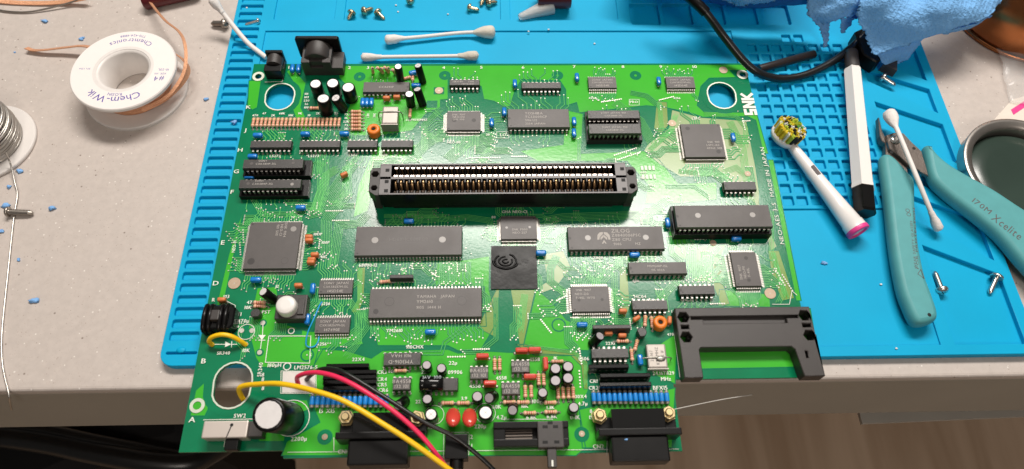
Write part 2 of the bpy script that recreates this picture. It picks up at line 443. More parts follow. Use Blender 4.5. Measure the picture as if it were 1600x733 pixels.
# ================================================================== silicone mat
M['mat'] = mat('blue_silicone', (0.0, 0.365, 0.63), 0.52, var=0.11, scale=25, bump=0.05, bscale=1500, spec=0.2, rvar=0.1)
MX0, MX1, MY0, MY1 = -20.6, 431.0, -191.6, 110.0
m = MB()
outline = rrect(MX0, MX1, MY0, MY1, 7, 5)
holes = []; wide = []; deep = []
for k in range(-1, 42):                                     # slots of the left strip
    y1 = -173.6 + 6.73*k
    if y1 < MY1-6 and k >= 0: holes.append(rrect(-18.0, -3.2, y1-4.7, y1, 1.0, 2))
holes.append(rrect(-18.0, -2.5, -185.6, -184.2, 0.6, 2))
wide.append([(1.2, -186), (379.3, -186), (379.3, -104), (306, -104), (306, 32.2), (1.2, 32.2)])     # main work area
for k in range(8):                                          # pocket grid
    for j in range(16):
        x0, y1 = 314.3 + 8.12*k, 28.6 - 8.28*j
        if j == 0 and k not in (3, 4): continue
        holes.append(rrect(x0, x0+6.0, y1-6.1, y1, 0.7, 2))
wide += [rrect(5, 44.5, 41.5, 100, 1.5), rrect(50.8, 153.8, 41.0, 100, 1.5), rrect(160.2, 232, 41.5, 100, 1.5)]
for k in range(5):
    deep.append(rrect(240.5 + 22*k, 260.0 + 22*k, 37.5, 56.5, 1.2, 2))
wide.append(rrect(240.5, 350, 60, 100, 2))
for yl, yr, dr in ((12, 14.2 + 17, 25), (-0.6, -17.3, 19), (-27, -44.8, 29), (-62, -80.5, 27), (-94, -112, 26), (-127.9, -146.3, 40)):
    if yl == 12: deep.append([(389, 60), (389, 8.5), (425.3, -10.5), (425.3, 60)]); continue
    deep.append([(386.8, yl), (386.8, yl-dr+9 if yl > -120 else -186), (424.6, yr-dr if yl > -120 else -186.3), (424.6, yr)])
m.plate(outline, ZW, ZM, 0, holes + wide + deep, None, 0.25)
m.plate(outline, ZS, ZW-0.002, 0, holes + deep); m.plate(outline, ZR, ZS-0.002, 0, deep); m.plate(outline, ZT, ZR-0.002, 0)
c = B(283, 547, ZM); m.ball((c.x, c.y, ZM), (2.4, 1.6, 0.7), 12, 6)
rm = m.build('repair_mat', 'mat', None, (205, -40, ZT))
tag(rm, 'bright blue silicone soldering mat with moulded slots, pockets and trays under the circuit board', 'mat')

# ================================================================== circuit board
pcb = thing('circuit_board', 'large green game console circuit board crowded with chips, lying on the blue mat', 'circuit board', (150, -118, ZB))
W = 308.2
def stadium(cx, cy, rx, ry, n=10):
    d = max(0, ry-rx)
    return [(cx + rx*math.cos(math.pi*2*k/(2*n)), cy + rx*math.sin(math.pi*2*k/(2*n)) + (d if k <= n else -d)) for k in range(2*n)] 
bolt = [B2(404, 120), B2(1160, 117), B2(308.5, 634)]
oval = [(*B2(437.5, 151.5), 8.3, 9.7), (*B2(1127.6, 149.6), 8.3, 9.7), (*B2(363.5, 602), 8.8, 11.0)]
small_holes = [B2(562, 120), B2(695, 118), B2(871, 118), B2(993, 118), B2(909, 679), B2(507.7, 683)]
bo = [(0, 0), (0, -234.6), (48.6, -234.6), (48.6, -238.2), (235.6, -238.2), (235.6, -203.6), (W, -203.6), (W, 0)]
hl = [[(x + 2.0*math.cos(2*math.pi*k/14), y + 2.0*math.sin(2*math.pi*k/14)) for k in range(14)] for x, y in bolt]
hl += [stadium(*o) for o in oval]
hl += [[(x + 0.9*math.cos(2*math.pi*k/10), y + 0.9*math.sin(2*math.pi*k/10)) for k in range(10)] for x, y in small_holes]
MB().plate(bo, ZB, 0, 0, hl, 0).build('board', 'sub', pcb)

Z_P = [0.03]; Z_G = [0.09]; Z_S = [0]
def nzp():
    Z_P[0] += 0.0012; return Z_P[0]
def nz():
    Z_G[0] += 0.00007; return Z_G[0]
def sz():
    Z_S[0] = (Z_S[0] + 1) % 97; return 0.43 + 0.0004*Z_S[0]
pour = MB(); gaps = MB(); trc = MB(); via = MB(); silk = MB(); bus = MB()
EDGES = []
def ppoly(mb, pts, mi=0, holes=()):
    P = [B2(*p) for p in pts]; mb.poly(P, nzp(), mi, holes)
    EDGES.append((P + P[:1], .45 if mb is pour else .3))
ovl = [stadium(o[0], o[1], o[2]+1.5, o[3]+1.5) for o in oval]
# copper pours (bright green), read off the photograph on the plane of the board
ppoly(pour, [(452, 103), (1166, 101), (1168, 110), (1140, 110), (1150, 121), (1108, 122), (1095, 135), (1089, 165), (1100, 175), (1182, 176), (1200, 240), (1193, 240), (1181, 188), (1168, 182), (1098, 183), (1078, 176), (1040, 168), (1010, 165), (985, 168), (905, 176), (901, 160), (885, 165), (884, 140), (875, 126), (815, 124), (805, 140), (797, 166), (788, 167), (772, 158), (756, 155), (752, 135), (700, 120), (700, 155), (688, 156), (688, 168), (665, 178), (644, 204), (594, 212), (548, 212), (540, 180), (546, 165), (548, 140), (530, 122), (528, 110)])
ppoly(pour, [(448, 112), (456, 106), (478, 130), (470, 168), (488, 205), (470, 205), (458, 172), (463, 135)])
ppoly(pour, [(389, 126), (408, 126), (402, 168), (394, 172), (387, 165)])
ppoly(pour, [(884, 172), (911, 178), (908, 240), (1006, 236), (1030, 250), (1060, 287), (1120, 285), (1120, 312), (1060, 318), (1008, 318), (1012, 288), (980, 252), (840, 252), (812, 236), (880, 226)])
ppoly(pour, [(586, 230), (650, 226), (662, 250), (590, 258), (575, 330), (552, 340), (560, 290)])
ppoly(pour, [(683, 411), (734, 411), (736, 446), (680, 446)])
ppoly(pour, [(688, 412), (765, 400), (764, 452), (776, 505), (752, 545), (716, 548), (700, 540), (590, 540), (584, 510), (760, 510), (757, 448), (686, 447)])
ppoly(pour, [(598, 548), (700, 546), (716, 552), (750, 548), (815, 552), (905, 556), (918, 570), (919, 610), (905, 640), (915, 700), (900, 712), (440, 712), (448, 690), (500, 660), (480, 612), (498, 545), (540, 548), (580, 560)])
ppoly(pour, [(838, 452), (860, 470), (885, 500), (925, 520), (920, 548), (840, 544), (818, 541)])
ppoly(pour, [(905, 640), (1055, 606), (1050, 700), (910, 700)])
ppoly(pour, [(1020, 545), (1058, 520), (1055, 600), (1020, 585)])
ppoly(pour, [(1060, 482), (1266, 482), (1281, 573), (1066, 577)])
ppoly(pour, [(388, 515), (402, 450), (432, 448), (440, 505), (480, 518), (560, 518), (568, 538), (505, 545), (490, 572), (410, 574), (400, 560)])
ppoly(pour, [(357, 400), (372, 350), (385, 322), (378, 340), (366, 395), (348, 480), (338, 480)])
ppoly(pour, [(396, 660), (415, 625), (480, 625), (484, 640), (452, 650), (444, 690), (405, 690)])
ppoly(pour, [(345, 575), (306, 610), (297, 650), (320, 650), (325, 640), (330, 600), (346, 575)])
ppoly(pour, [(1124, 452), (1202, 460), (1204, 480), (1122, 478)])
ppoly(pour, [(1200, 250), (1208, 250), (1252, 470), (1244, 470)])
ppoly(pour, [(1045, 360), (1090, 385), (1135, 382), (1110, 440), (1085, 440), (1070, 405), (1045, 400)])
# buses of fine tracks (olive and tan tones have glare painted in)
ppoly(bus, [(1006, 236), (1012, 226), (1046, 200), (1050, 172), (1095, 184), (1150, 188), (1166, 190), (1180, 260), (1186, 300), (1186, 318), (1196, 350), (1214, 385), (1205, 392), (1180, 318), (1130, 276), (1063, 276), (1030, 256)], 1)
ppoly(bus, [(1026, 158), (1042, 160), (1044, 196), (1032, 210), (1022, 200)], 0)
ppoly(bus, [(798, 453), (836, 453), (818, 538), (812, 540), (806, 500)], 0)
ppoly(bus, [(746, 512), (776, 452), (780, 452), (776, 528)], 0)
ppoly(bus, [(806, 538), (820, 538), (838, 545), (898, 546), (918, 566), (919, 608), (912, 608), (908, 572), (892, 556), (836, 556)], 0)
ppoly(bus, [(848, 398), (880, 392), (892, 418), (868, 450), (846, 458), (842, 448), (856, 440)], 1)
ppoly(bus, [(558, 418), (571, 418), (568, 470), (560, 488), (549, 488), (558, 470)], 0)
ppoly(bus, [(1200, 392), (1217, 392), (1241, 466), (1222, 470), (1206, 430)], 0)
ppoly(bus, [(968, 410), (980, 420), (984, 480), (975, 500), (968, 470)], 0)
ppoly(bus, [(1112, 418), (1136, 400), (1128, 440), (1140, 475), (1128, 478), (1116, 450)], 0)

def ribbon(mb, pts, w, z, mi=0):
    P = [Vector((p[0], p[1])) for p in pts]; L = []; R = []
    for i, p in enumerate(P):
        d0 = (p - P[i-1]).normalized() if i else (P[1]-P[0]).normalized()
        d1 = (P[i+1]-p).normalized() if i < len(P)-1 else d0
        n0 = Vector((-d0.y, d0.x)); n1 = Vector((-d1.y, d1.x)); k = n0 + n1
        if k.length < 1e-3: k = n0
        k.normalize(); k = k*(w/2/max(.5, k.dot(n0)))
        L.append((p.x+k.x, p.y+k.y, z)); R.append((p.x-k.x, p.y-k.y, z))
    n = len(P)
    mb.add(L + R, [(n+i, n+i+1, i+1, i) for i in range(n-1)], mi)
def track(pts, w=0.32, gap=0.35, v=True, mi=0):
    z = nz()
    if gap: ribbon(gaps, pts, w + 2*gap, z)
    ribbon(trc, pts, w, z + 0.13, mi)
    if v: dot(*pts[-1])
def dot(x, y, r=0.36):
    via.disc(x, y, 0.40 + 0.02*random.random(), r, 8)
def bundle(pts, n, pitch, w=0.3, gap=0.3, v=False, stag=0.0):
    P = [B2(*p) for p in pts]
    for i in range(n):
        off = offset_open(P, (i - (n-1)/2)*pitch)
        if stag: 
            e = Vector(off[-1]) - Vector(off[-2]); e = e.normalized()*stag*(i % 3); off[-1] = (off[-1][0]-e.x, off[-1][1]-e.y)
        track(off, w, gap, v)
def offset_open(P, d):
    out = []
    for i, p in enumerate(P):
        p = Vector(p); a = Vector(P[i-1]) if i else None; b = Vector(P[i+1]) if i < len(P)-1 else None
        d0 = (p-a).normalized() if a is not None else (b-p).normalized(); d1 = (b-p).normalized() if b is not None else d0
        n0 = Vector((-d0.y, d0.x)); k = n0 + Vector((-d1.y, d1.x)); k.normalize(); k *= d/max(.5, k.dot(n0))
        out.append((p.x+k.x, p.y+k.y))
    return out
def T(s, px, py, h=1.7, ang=0.0, align='C', sx=0.95):
    x, y = B2(px, py); silk.text(s, x, y, sz(), h, math.radians(ang), 0, align, sx); silk.text(s, x+.13, y+.05, sz(), h, math.radians(ang), 0, align, sx)
def SL(pts, w=0.3, close=False):
    P = [B2(*p) for p in pts]
    if close: P = P + [P[0]]
    ribbon(silk, P, w, sz())
def sring(px, py, r, w=0.3):
    x, y = B2(px, py); silk.ring(x, y, sz(), r, r+w)

FANS = []                                   # (pin list, direction, length) -> tracks drawn later
# ------------------------------------------------------------------ chips
def body(mb, X0, X1, Y0, Y1, z0, z1, t=0.35, mi=0):
    zm = (z0+z1)/2
    mb.box(X0, X1, Y0, Y1, zm, z1, mi, t, 0.0); mb.box(X0+.0, X1-.0, Y0+.0, Y1-.0, z0, zm-0.001, mi, 0.0, t)
def mark(lines, chip_o, cx, cy, z, mi='chip_mark', ang=0.0, dots=(), ring_=()):
    mk = MB(); k = 0
    ca, sa = math.cos(ang), math.sin(ang)
    for t, h, dx, dy, *al in lines:
        mk.text(t, cx + dx*ca - dy*sa, cy + dx*sa + dy*ca, z+0.03, h, ang, 0, al[0] if al else 'C')
    if mk.f: mk.build('marking', mi, chip_o)
    for j, (dx, dy, r, mm) in enumerate(dots):
        d = MB().disc(cx+dx, cy+dy, z+0.025, r, 16)
        d.ring(cx+dx, cy+dy, z+0.028, r*0.93, r, 16, 1); d.build('mould_mark', [M[mm], M['chip_dim']], chip_o)
def pins_dip(P, X0, X1, Y0, Y1, zc, span, np_, pitch, z_end=0.0, pw=1.1):
    cx, cy = (X0+X1)/2, (Y0+Y1)/2
    L = (np_-1)*pitch
    for i in range(np_):
        x = cx - L/2 + i*pitch
        for sgn in (-1, 1):
            ye = Y0 if sgn < 0 else Y1
            yo = cy + sgn*span/2
            a, b = sorted((ye - sgn*0.3, yo + sgn*0.13))
            P.box(x-pw/2, x+pw/2, a, b, zc-0.13, zc+0.13)
            c0, c1 = sorted((yo-sgn*0.13, yo + sgn*0.13))
            P.box(x-pw/2, x+pw/2, c0, c1, zc-1.6, zc-0.131)
            if zc-1.6 > z_end: P.box(x-0.25, x+0.25, c0, c1, z_end, zc-1.601)
def dip(xl, xr, yt, yb, span=None, pitch=2.54, np_=None, zt=4.4, socket=False, lines=(), dots=(), m_='chip', fan=(1, 1), notch='L', label=None, length=None, sock_x=1.3, faint=False):
    X0, X1, Y0, Y1 = RECT(xl, xr, yt, yb, zt)
    if length: c = (X0+X1)/2; X0, X1 = c-length/2, c+length/2
    L = X1-X0
    if np_ is None: np_ = max(3, int(round((L-0.6)/pitch)))
    cx, cy = (X0+X1)/2, (Y0+Y1)/2
    if span is None: span = (Y1-Y0) + 1.3
    z0 = zt-3.4
    mb = MB(); body(mb, X0, X1, Y0, Y1, z0, zt)
    if notch:
        nx = X0 + 0.5 if notch == 'L' else X1 - 0.5
        mb.disc(nx + (.55 if notch == 'L' else -.55), cy, zt+0.012, 0.85, 12, 1)
        mb.disc(nx + (1.4 if notch == 'L' else -1.4), Y0+1.5, zt+0.012, 0.5, 10, 1)
    o = mb.build('chip', [M[m_], M['chip_dim']], pcb); LAST[0] = o; FIRST.append(o)
    if label: o['label'] = label
    P = MB()
    zc = z0 + 1.5
    ze = 0.0
    if socket: ze = zt-5.6
    pins_dip(P, X0, X1, Y0, Y1, zc, span, np_, pitch, ze, 1.1 if pitch > 2 else 0.8)
    q = P.build('pins', 'pin', o); q['kind'] = 'stuff'
    mark(lines, o, cx, cy, zt, 'chip_faint' if faint else 'chip_mark', dots=dots)
    if socket:
        s = MB(); s.bbox(X0-0.6, X1+sock_x, cy-span/2-1.5, cy+span/2+1.5, 0.3, zt-4.4, 0, 0.25)
        for i in range(np_):
            x = cx - (np_-1)*pitch/2 + i*pitch
            for sg in (-1, 1): s.box(x-0.6, x+0.6, cy+sg*span/2-0.65, cy+sg*span/2+0.65, zt-4.39, zt-4.34, 1)
        s.build('chip_socket', [M['black'], M['hole']], pcb)
    pl = [cx - (np_-1)*pitch/2 + i*pitch for i in range(np_)]
    for x in pl:
        for sg in (-1, 1): dot(x, cy + sg*span/2, 0.72)
    if fan[0]: FANS.append(([(x, cy-span/2) for x in pl], (0, -1), fan[0]))
    if fan[1]: FANS.append(([(x, cy+span/2) for x in pl], (0, 1), fan[1]))
    LEADS.extend([(x, cy + sg*span/2) for x in pl for sg in (-1, 1)])
    return o
LEADS = []; LAST = [None]; FIRST = []
def gull(P, x, y, dx, dy, w, zc, run):
    """one gull-wing lead leaving the body edge at (x, y) in direction (dx, dy)"""
    def seg(a, b, z0, z1):
        x0, x1 = sorted((x + dx*a, x + dx*b)); y0, y1 = sorted((y + dy*a, y + dy*b))
        if dx: y0 -= w/2; y1 += w/2
        else: x0 -= w/2; x1 += w/2
        P.box(x0, x1, y0, y1, z0, z1)
    seg(-0.2, run*0.42, zc-0.08, zc+0.08); seg(run*0.42-0.14, run*0.42, 0.2, zc-0.081); seg(run*0.42-0.14, run, 0.04, 0.199)
def flat_chip(xl, xr, yt, yb, zt=2.9, nx=0, ny=0, run=2.2, size=None, lines=(), dots=(), fan=1, ang=0.0, m_='chip', chamfer=None):
    X0, X1, Y0, Y1 = RECT(xl, xr, yt, yb, zt)
    cx, cy = (X0+X1)/2, (Y0+Y1)/2
    if size: X0, X1, Y0, Y1 = cx-size[0]/2, cx+size[0]/2, cy-size[1]/2, cy+size[1]/2
    mb = MB(); body(mb, X0, X1, Y0, Y1, 0.35, zt, 0.22)
    mb.disc(X0+1.4 if chamfer != 'R' else X1-1.4, Y0+1.3 if not chamfer else Y1-1.4, zt+0.012, 0.5, 10, 1)
    o = mb.build('chip', [M[m_], M['chip_dim']], pcb); LAST[0] = o; FIRST.append(o)
    P = MB(); zc = 0.35 + (zt-0.35)*0.5
    px = (X1-X0-1.6)/max(1, nx-1); py = (Y1-Y0-1.6)/max(1, ny-1) if ny else 0
    for i in range(nx):
        x = X0 + 0.8 + i*px
        gull(P, x, Y0, 0, -1, px*0.5, zc, run); gull(P, x, Y1, 0, 1, px*0.5, zc, run)
    for i in range(ny):
        y = Y0 + 0.8 + i*py
        gull(P, X0, y, -1, 0, py*0.5, zc, run); gull(P, X1, y, 1, 0, py*0.5, zc, run)
    q = P.build('pins', 'pin', o); q['kind'] = 'stuff'
    mark(lines, o, cx, cy, zt, ang=ang, dots=dots)
    st = 2 if nx > 22 else 1
    pxs = [X0+.8+i*px for i in range(0, nx, st)]; pys = [Y0+.8+i*py for i in range(0, ny, st)]
    if fan:
        FANS.append(([(x, Y0-run) for x in pxs], (0, -1), fan)); FANS.append(([(x, Y1+run) for x in pxs], (0, 1), fan))
        if ny: FANS.append(([(X0-run, y) for y in pys], (-1, 0), fan)); FANS.append(([(X1+run, y) for y in pys], (1, 0), fan))
    return o

# wide chips
dip(887.2, 1037.3, 353.6, 390.3, 15.24, np_=20, fan=(1.0, .5), label='processor chip printed with a double chevron emblem',
    dots=[(-15.2, 0.2, 1.75, 'chip_dot'), (16.3, 0.2, 1.75, 'chip_dot')],
    lines=[('ZILOG', 2.3, -2.2, 4.4, 'L'), ('Z0840006PSC', 1.7, -2.2, 1.6, 'L'), ('Z80 CPU', 1.7, -2.2, -1.0, 'L'), ('9146', 1.6, -1.6, -3.7, 'L'), ('MZ', 1.4, 10.2, -3.6, 'L')])
dip(554.6, 722.2, 353, 399.3, 19.05, 1.778, 32, dots=[(-18, .4, 2.0, 'chip_dot'), (18, .4, 2.0, 'chip_dot')],
    lines=[('HD68HC000PS12', 1.9, 0, 0.8)], fan=(.5, 1.0), faint=True)
dip(576.4, 753, 449.7, 496.5, 19.05, 1.778, 32, fan=(.8, 1.0), notch=None,
    lines=[('YAMAHA  JAPAN', 1.55, -4.6, 3.4, 'L'), ('YM2610', 1.75, -4.6, 0.6, 'L'), ('9105  1444 H', 1.5, -4.6, -2.6, 'L')],
    dots=[(-18.5, .8, 2.5, 'chip'), (18.5, .8, 2.5, 'chip'), (-25.0, -4.6, 1.4, 'chip_dim')])
dip(1056.4, 1203.6, 320, 355.4, 15.24, np_=20, zt=10.2, socket=True, dots=[(-13.8, .5, 1.7, 'chip_dot'), (16.2, .6, 1.7, 'chip_dot')], fan=(.6, .8), length=52.4,
    label='long chip raised on a socket', sock_x=0.5)
dip(793, 890, 170, 199.5, 15.24, np_=14, fan=(.5, 1.2), lines=[('TOSHIBA', 1.7, -8, 3.6, 'L'), ('TC531000CP', 1.6, -8, 1.0, 'L'), ('906-U2', 1.5, -8, -1.5, 'L'), ('2554 JAPAN', 1.4, -8, -4.0, 'L')], notch='L')
dip(567, 640, 127.7, 144.2, 9.5, np_=11, m_='chip', fan=(0, .3), notch='R', lines=[('CXA1145P', 1.4, 0, 0)])
dip(702, 750, 123.8, 133.6, 7.62, np_=7, m_='chip_dark', fan=(0, .9), lines=[('MB3790', 1.2, -4.2, 0.6), ('7406', 1.1, 4, .6), ('HD74LS05P', 1.0, 2, -1.3)], notch=None)
dip(814.6, 876.8, 128.2, 138.4, 7.62, np_=9, m_='chip_dark', fan=(0, .9))
dip(917.6, 999.5, 172, 185.4, 7.62, np_=12, zt=8.6, socket=True, m_='chip_dark', fan=(0, .2), lines=[('SONY JAPAN 9101', 1.2, 0, 1.1), ('CXK5814P-35L', 1.1, 0, -1.0)], dots=[(-11, .2, .9, 'chip'), (11, .2, .9, 'chip')])
dip(919.6, 1001.5, 193, 209, 7.62, np_=12, zt=8.6, socket=True, m_='chip_dark', fan=(.5, 0), lines=[('SONY JAPAN 9101', 1.2, 0, 1.1), ('CXK5814P-35L', 1.1, 0, -1.0)], dots=[(-11, .2, .9, 'chip'), (11, .2, .9, 'chip')])
dip(1130.5, 1182, 283.3, 297, 7.62, np_=7, m_='chip_dark', fan=(.5, .5))
dip(982, 1073.5, 409, 428.5, 7.62, np_=12, fan=(1.0, .8), lines=[('M5M5118P-15L', 1.3, 0, 1.1), ('915 003A', 1.2, 0, -1.2)])
dip(1060.5, 1117.2, 445.6, 460.5, 7.62, np_=7, m_='chip_dark', fan=(.6, .6))
dip(987.2, 1043.6, 468.5, 484, 7.62, np_=7, m_='chip_dark', fan=(.5, .6))
dip(598.8, 658, 550.4, 571.3, 7.62, np_=8, m_='chip_dark', fan=(0, 0), notch='R', lines=[])
mk = MB(); X0, X1, Y0, Y1 = RECT(598.8, 658, 550.4, 571.3, 4.45)
mk.text('YM3016-D', (X0+X1)/2 - .6, (Y0+Y1)/2 - 1.5, 4.45, 1.9, math.pi); mk.text('9101 14AA', (X0+X1)/2 - .6, (Y0+Y1)/2 + 1.6, 4.45, 1.6, math.pi)
mk.build('marking', 'chip_mark', LAST[0])
dip(923.8, 982.8, 544, 559.6, 7.62, np_=7, m_='chip_dark', fan=(.3, 0))
dip(655, 716, 590, 611, 7.62, np_=6, m_='chip_dark', zt=4.2, fan=(0, 0), notch='R')
for xl, xr, yt, yb in ((390.7, 456, 219.5, 231), (467.5, 531.8, 219.3, 230.6), (542, 590, 218.8, 230.6), (595, 645.6, 218.6, 230.5)):
    dip(xl, xr, yt, yb, 7.62, m_='chip_dark', fan=(.3, .6), notch='R')
dip(379.4, 474.3, 248.6, 263.4, 7.62, np_=12, zt=8.4, socket=True, m_='chip_dark', fan=(0, 0), lines=[('SONY', 1.2, -6, 2.0), ('CXK5814P-35L', 1.2, -4, 0)], dots=[(-12, .3, 1.0, 'chip'), (11, .6, 1.0, 'chip')], sock_x=3.2)
dip(373.2, 470.8, 280, 294.6, 7.62, np_=12, zt=8.4, socket=True, m_='chip_dark', fan=(.4, 0), lines=[('SONY', 1.2, -6, 2.0), ('CXK5814P-35L', 1.2, -4, 0)], dots=[(-12, .3, 1.0, 'chip'), (12, -.3, 1.0, 'chip_dot')], sock_x=3.2)
for xl, xr, yt, yb in ((613.2, 641.9, 589, 609.6), (734, 763, 572, 592.4), (798.9, 827.9, 562.3, 582.4), (783.7, 812.7, 596.5, 616.8)):
    dip(xl, xr, yt, yb, 7.62, np_=4, zt=4.4, fan=(0, 0), lines=[('BA4558', 1.75, 0, 1.1), ('132 101', 1.7, 0, -1.4)])
# chips with gull-wing leads
sl = lambda c: [('SONY JAPAN', 1.35, 0, 2.1), ('CXK58257M-12L', 1.2, 0, 0.0), (c, 1.5, 0, -2.4)]
flat_chip(919, 963.5, 120, 137.8, 2.6, 14, 0, 2.0, lines=sl('145D54E'), fan=.5, m_='chip')
flat_chip(1040.6, 1085.8, 120, 137.8, 2.6, 14, 0, 2.0, lines=sl('145D54E'), fan=.5, m_='chip')
flat_chip(498, 551.4, 437, 459.3, 2.6, 14, 0, 2.0, lines=sl('145D54E'), fan=1, m_='chip')
flat_chip(492, 546.8, 496, 520.6, 2.6, 14, 0, 2.0, lines=sl('147490E'), fan=.8, m_='chip')
flat_chip(386.5, 465.5, 345.7, 421.2, 3.6, 40, 40, 2.2, size=(27.6, 28), fan=.6, chamfer='L', ang=0.0,
          dots=[(9.8, 9.6, 1.75, 'chip_dot'), (-10, -9.6, 1.9, 'chip_dim'), (7.5, -9.4, 1.9, 'chip')])
mk = MB(); X0, X1, Y0, Y1 = RECT(386.5, 465.5, 345.7, 421.2, 3.65); cx, cy = (X0+X1)/2, (Y0+Y1)/2
for i, t in enumerate(('SNK 9104', 'NEO-C1', '910 500')): mk.text(t, cx + 5.5 - 2.1*i, cy + 9, 3.65, 1.4, -math.pi/2)
mk.build('marking', 'chip_mark', LAST[0])
flat_chip(1067.3, 1129.2, 193.3, 246, 3.6, 34, 34, 2.2, size=(23.9, 23.9), fan=1.2, chamfer='R',
          lines=[('SNK 9110', 1.3, 6, -1.2), ('LSPC-A0', 1.3, 5.4, -3.4), ('4096E 30B', 1.3, 6, -5.6)], dots=[(-7.8, 8.6, 1.35, 'chip_dim'), (8.0, -8.0, 1.35, 'chip_dim')])
flat_chip(698, 751, 174, 203, 3.0, 24, 16, 2.2, size=(20, 14), fan=1.1, lines=[('SNK 9107', 1.3, -3, 4.4), ('NEO-D0', 1.3, -3, 2.6), ('SM5 900', 1.2, -3, .8)], dots=[(-5.5, .2, 1.3, 'chip_dim'), (6, .2, 1.3, 'chip_dim')])
flat_chip(782, 839, 338.8, 373.5, 3.0, 26, 18, 2.0, size=(19.8, 14.2), fan=.6, chamfer='R', lines=[('SNK F003', 1.3, .5, -1), ('NEO-257', 1.3, .5, -3)], dots=[(-6.6, .2, .75, 'chip_dot'), (6, .4, .75, 'chip_dot')])
flat_chip(892.5, 952.8, 447.4, 486.8, 3.0, 20, 14, 2.4, size=(20, 14.4), fan=1.0, lines=[('SNK 9107', 1.3, -3.4, 5.0), ('NEO-D0', 1.3, -4.4, 2.8), ('F-40L W70', 1.3, -2.6, .6)], dots=[(-6, -.7, .8, 'chip_dim'), (6, -.5, .8, 'chip_dim')])
flat_chip(1146, 1185, 392, 449, 3.0, 14, 20, 2.4, size=(13.9, 20.2), fan=.9, ang=math.pi/2, lines=[('SNK 9107', 1.4, -2, 3.4), ('NEO-F0', 1.4, -2, 1.2), ('F-40L', 1.4, -2, -1.0)], dots=[(1.2, 6.4, 1.1, 'chip_dim'), (0.5, -6.6, 1.0, 'chip_dim')])
# the maker's double chevron on the processor
X0, X1, Y0, Y1 = RECT(887.2, 1037.3, 353.6, 390.3, 4.4); cx, cy = (X0+X1)/2 - 6.6, (Y0+Y1)/2 + .2
e = MB()
for sx in (-1, 1):
    e.poly([(cx+sx*.25, cy+3.5), (cx+sx*2.2, cy+3.1), (cx+sx*3.3, cy+1.6), (cx+sx*3.6, cy-1.2), (cx+sx*2.4, cy-1.2), (cx+sx*2.2, cy+.2), (cx+sx*.25, cy+2.2)][::(1 if sx < 0 else -1)], 4.44)
    e.poly([(cx+sx*.05, cy+1.8), (cx+sx*1.9, cy-.1), (cx+sx*1.7, cy-1.4), (cx+sx*.05, cy+.3)][::(1 if sx < 0 else -1)], 4.442)
e.poly([(cx, cy-1.4), (cx+1.3, cy-3.6), (cx+.5, cy-3.6), (cx, cy-2.7), (cx-.5, cy-3.6), (cx-1.3, cy-3.6)], 4.444)
e.build('emblem', 'chip_mark', FIRST[0])

# ------------------------------------------------------------------ small parts of the board
def can(px, py, h, r, base=None, top='alu', label=None, vent=True, stripe=True):
    """electrolytic capacitor; (px, py) is the middle of its top disc, base = pixel of its foot when it leans"""
    t = B(px, py, h); f0 = B(base[0], base[1], 0.3) if base else Vector((t.x, t.y, 0.3))
    if base is None and True: t = Vector((f0.x, f0.y, h))
    L = (t - f0).length
    m = MB().rod(f0, t, [(0, r*.92), (.5, r), (1.2, r), (1.6, r*.93), (2.1, r), (L-.7, r), (L-.2, r*.96), (L, r*.88)], 18)
    if stripe:
        a = (t-f0).normalized(); s = a.orthogonal().normalized(); s = Vector((s.x, s.y, s.z))
    o = m.build('capacitor', 'black', pcb, f0)
    if label: o['label'] = label
    c = MB().rod(t - (t-f0).normalized()*.05, t + (t-f0).normalized()*.1, [(0, r*.80), (.15, r*.78)], 16)
    if vent:
        a = (t-f0).normalized(); u = a.orthogonal().normalized(); w = a.cross(u)
        for d in (u, w):
            q = t + a*.12; e = (a.cross(d))*0.16
            c.add([q-d*r*.7-e, q+d*r*.7-e, q+d*r*.7+e, q-d*r*.7+e], [(0, 1, 2, 3)], 1)
    c.build('can_top', [M[top], M['alu_line']], o)
    x, y = f0.x, f0.y
    if abs(x) < 1e9: FOOT.append((x, y, r))
    return o
FOOT = []
for px, py, h, r, base in ((493, 131, 11.5, 3.7, None), (519.7, 130, 11.5, 3.9, None), (544, 136.5, 11.5, 4.0, None), (505, 154, 12, 4.0, (511, 176)), (524.6, 153, 11.5, 2.9, (537, 172)),
                           (622, 104, 13, 2.4, None), (653, 102.5, 13, 2.3, (661, 129)), (639.5, 147, 11, 2.7, None), (652, 139.5, 11, 2.5, (661, 165))):
    can(px, py, h, r, base)
for px, py, h, r, base in ((666.7, 570.3, 7, 2.4, None), (689.6, 575.2, 7, 2.5, None), (667.5, 623.5, 7, 2.5, None), (745.8, 619.4, 7, 2.7, None), (764, 622, 7, 2.7, (772, 619)),
                           (868, 575.9, 8, 2.8, None), (887.6, 572.6, 8, 2.8, None), (868, 594.7, 8, 2.8, None), (887.6, 590.6, 8, 2.8, None), (848, 613.5, 7, 2.5, None),
                           (896.6, 636.5, 8, 2.6, None), (800.8, 641, 7, 2.6, (802, 637)), (622, 634, 7, 2.5, (634, 626)), (937.5, 525, 8, 2.5, (925, 538))):
    can(px, py, h, r, base, 'alu_grey', vent=False)
can(673.5, 647.5, 9, 3.0, None, 'alu'); can(758.6, 644.7, 9, 3.5, None, 'alu')
can(411, 455.7, 9, 2.6, (430, 470), 'alu', vent=False)
big = can(419.5, 648, 26, 7.6, (452, 654), 'alu', vent=False, label='large black capacitor with a white stripe, leaning toward the switch')
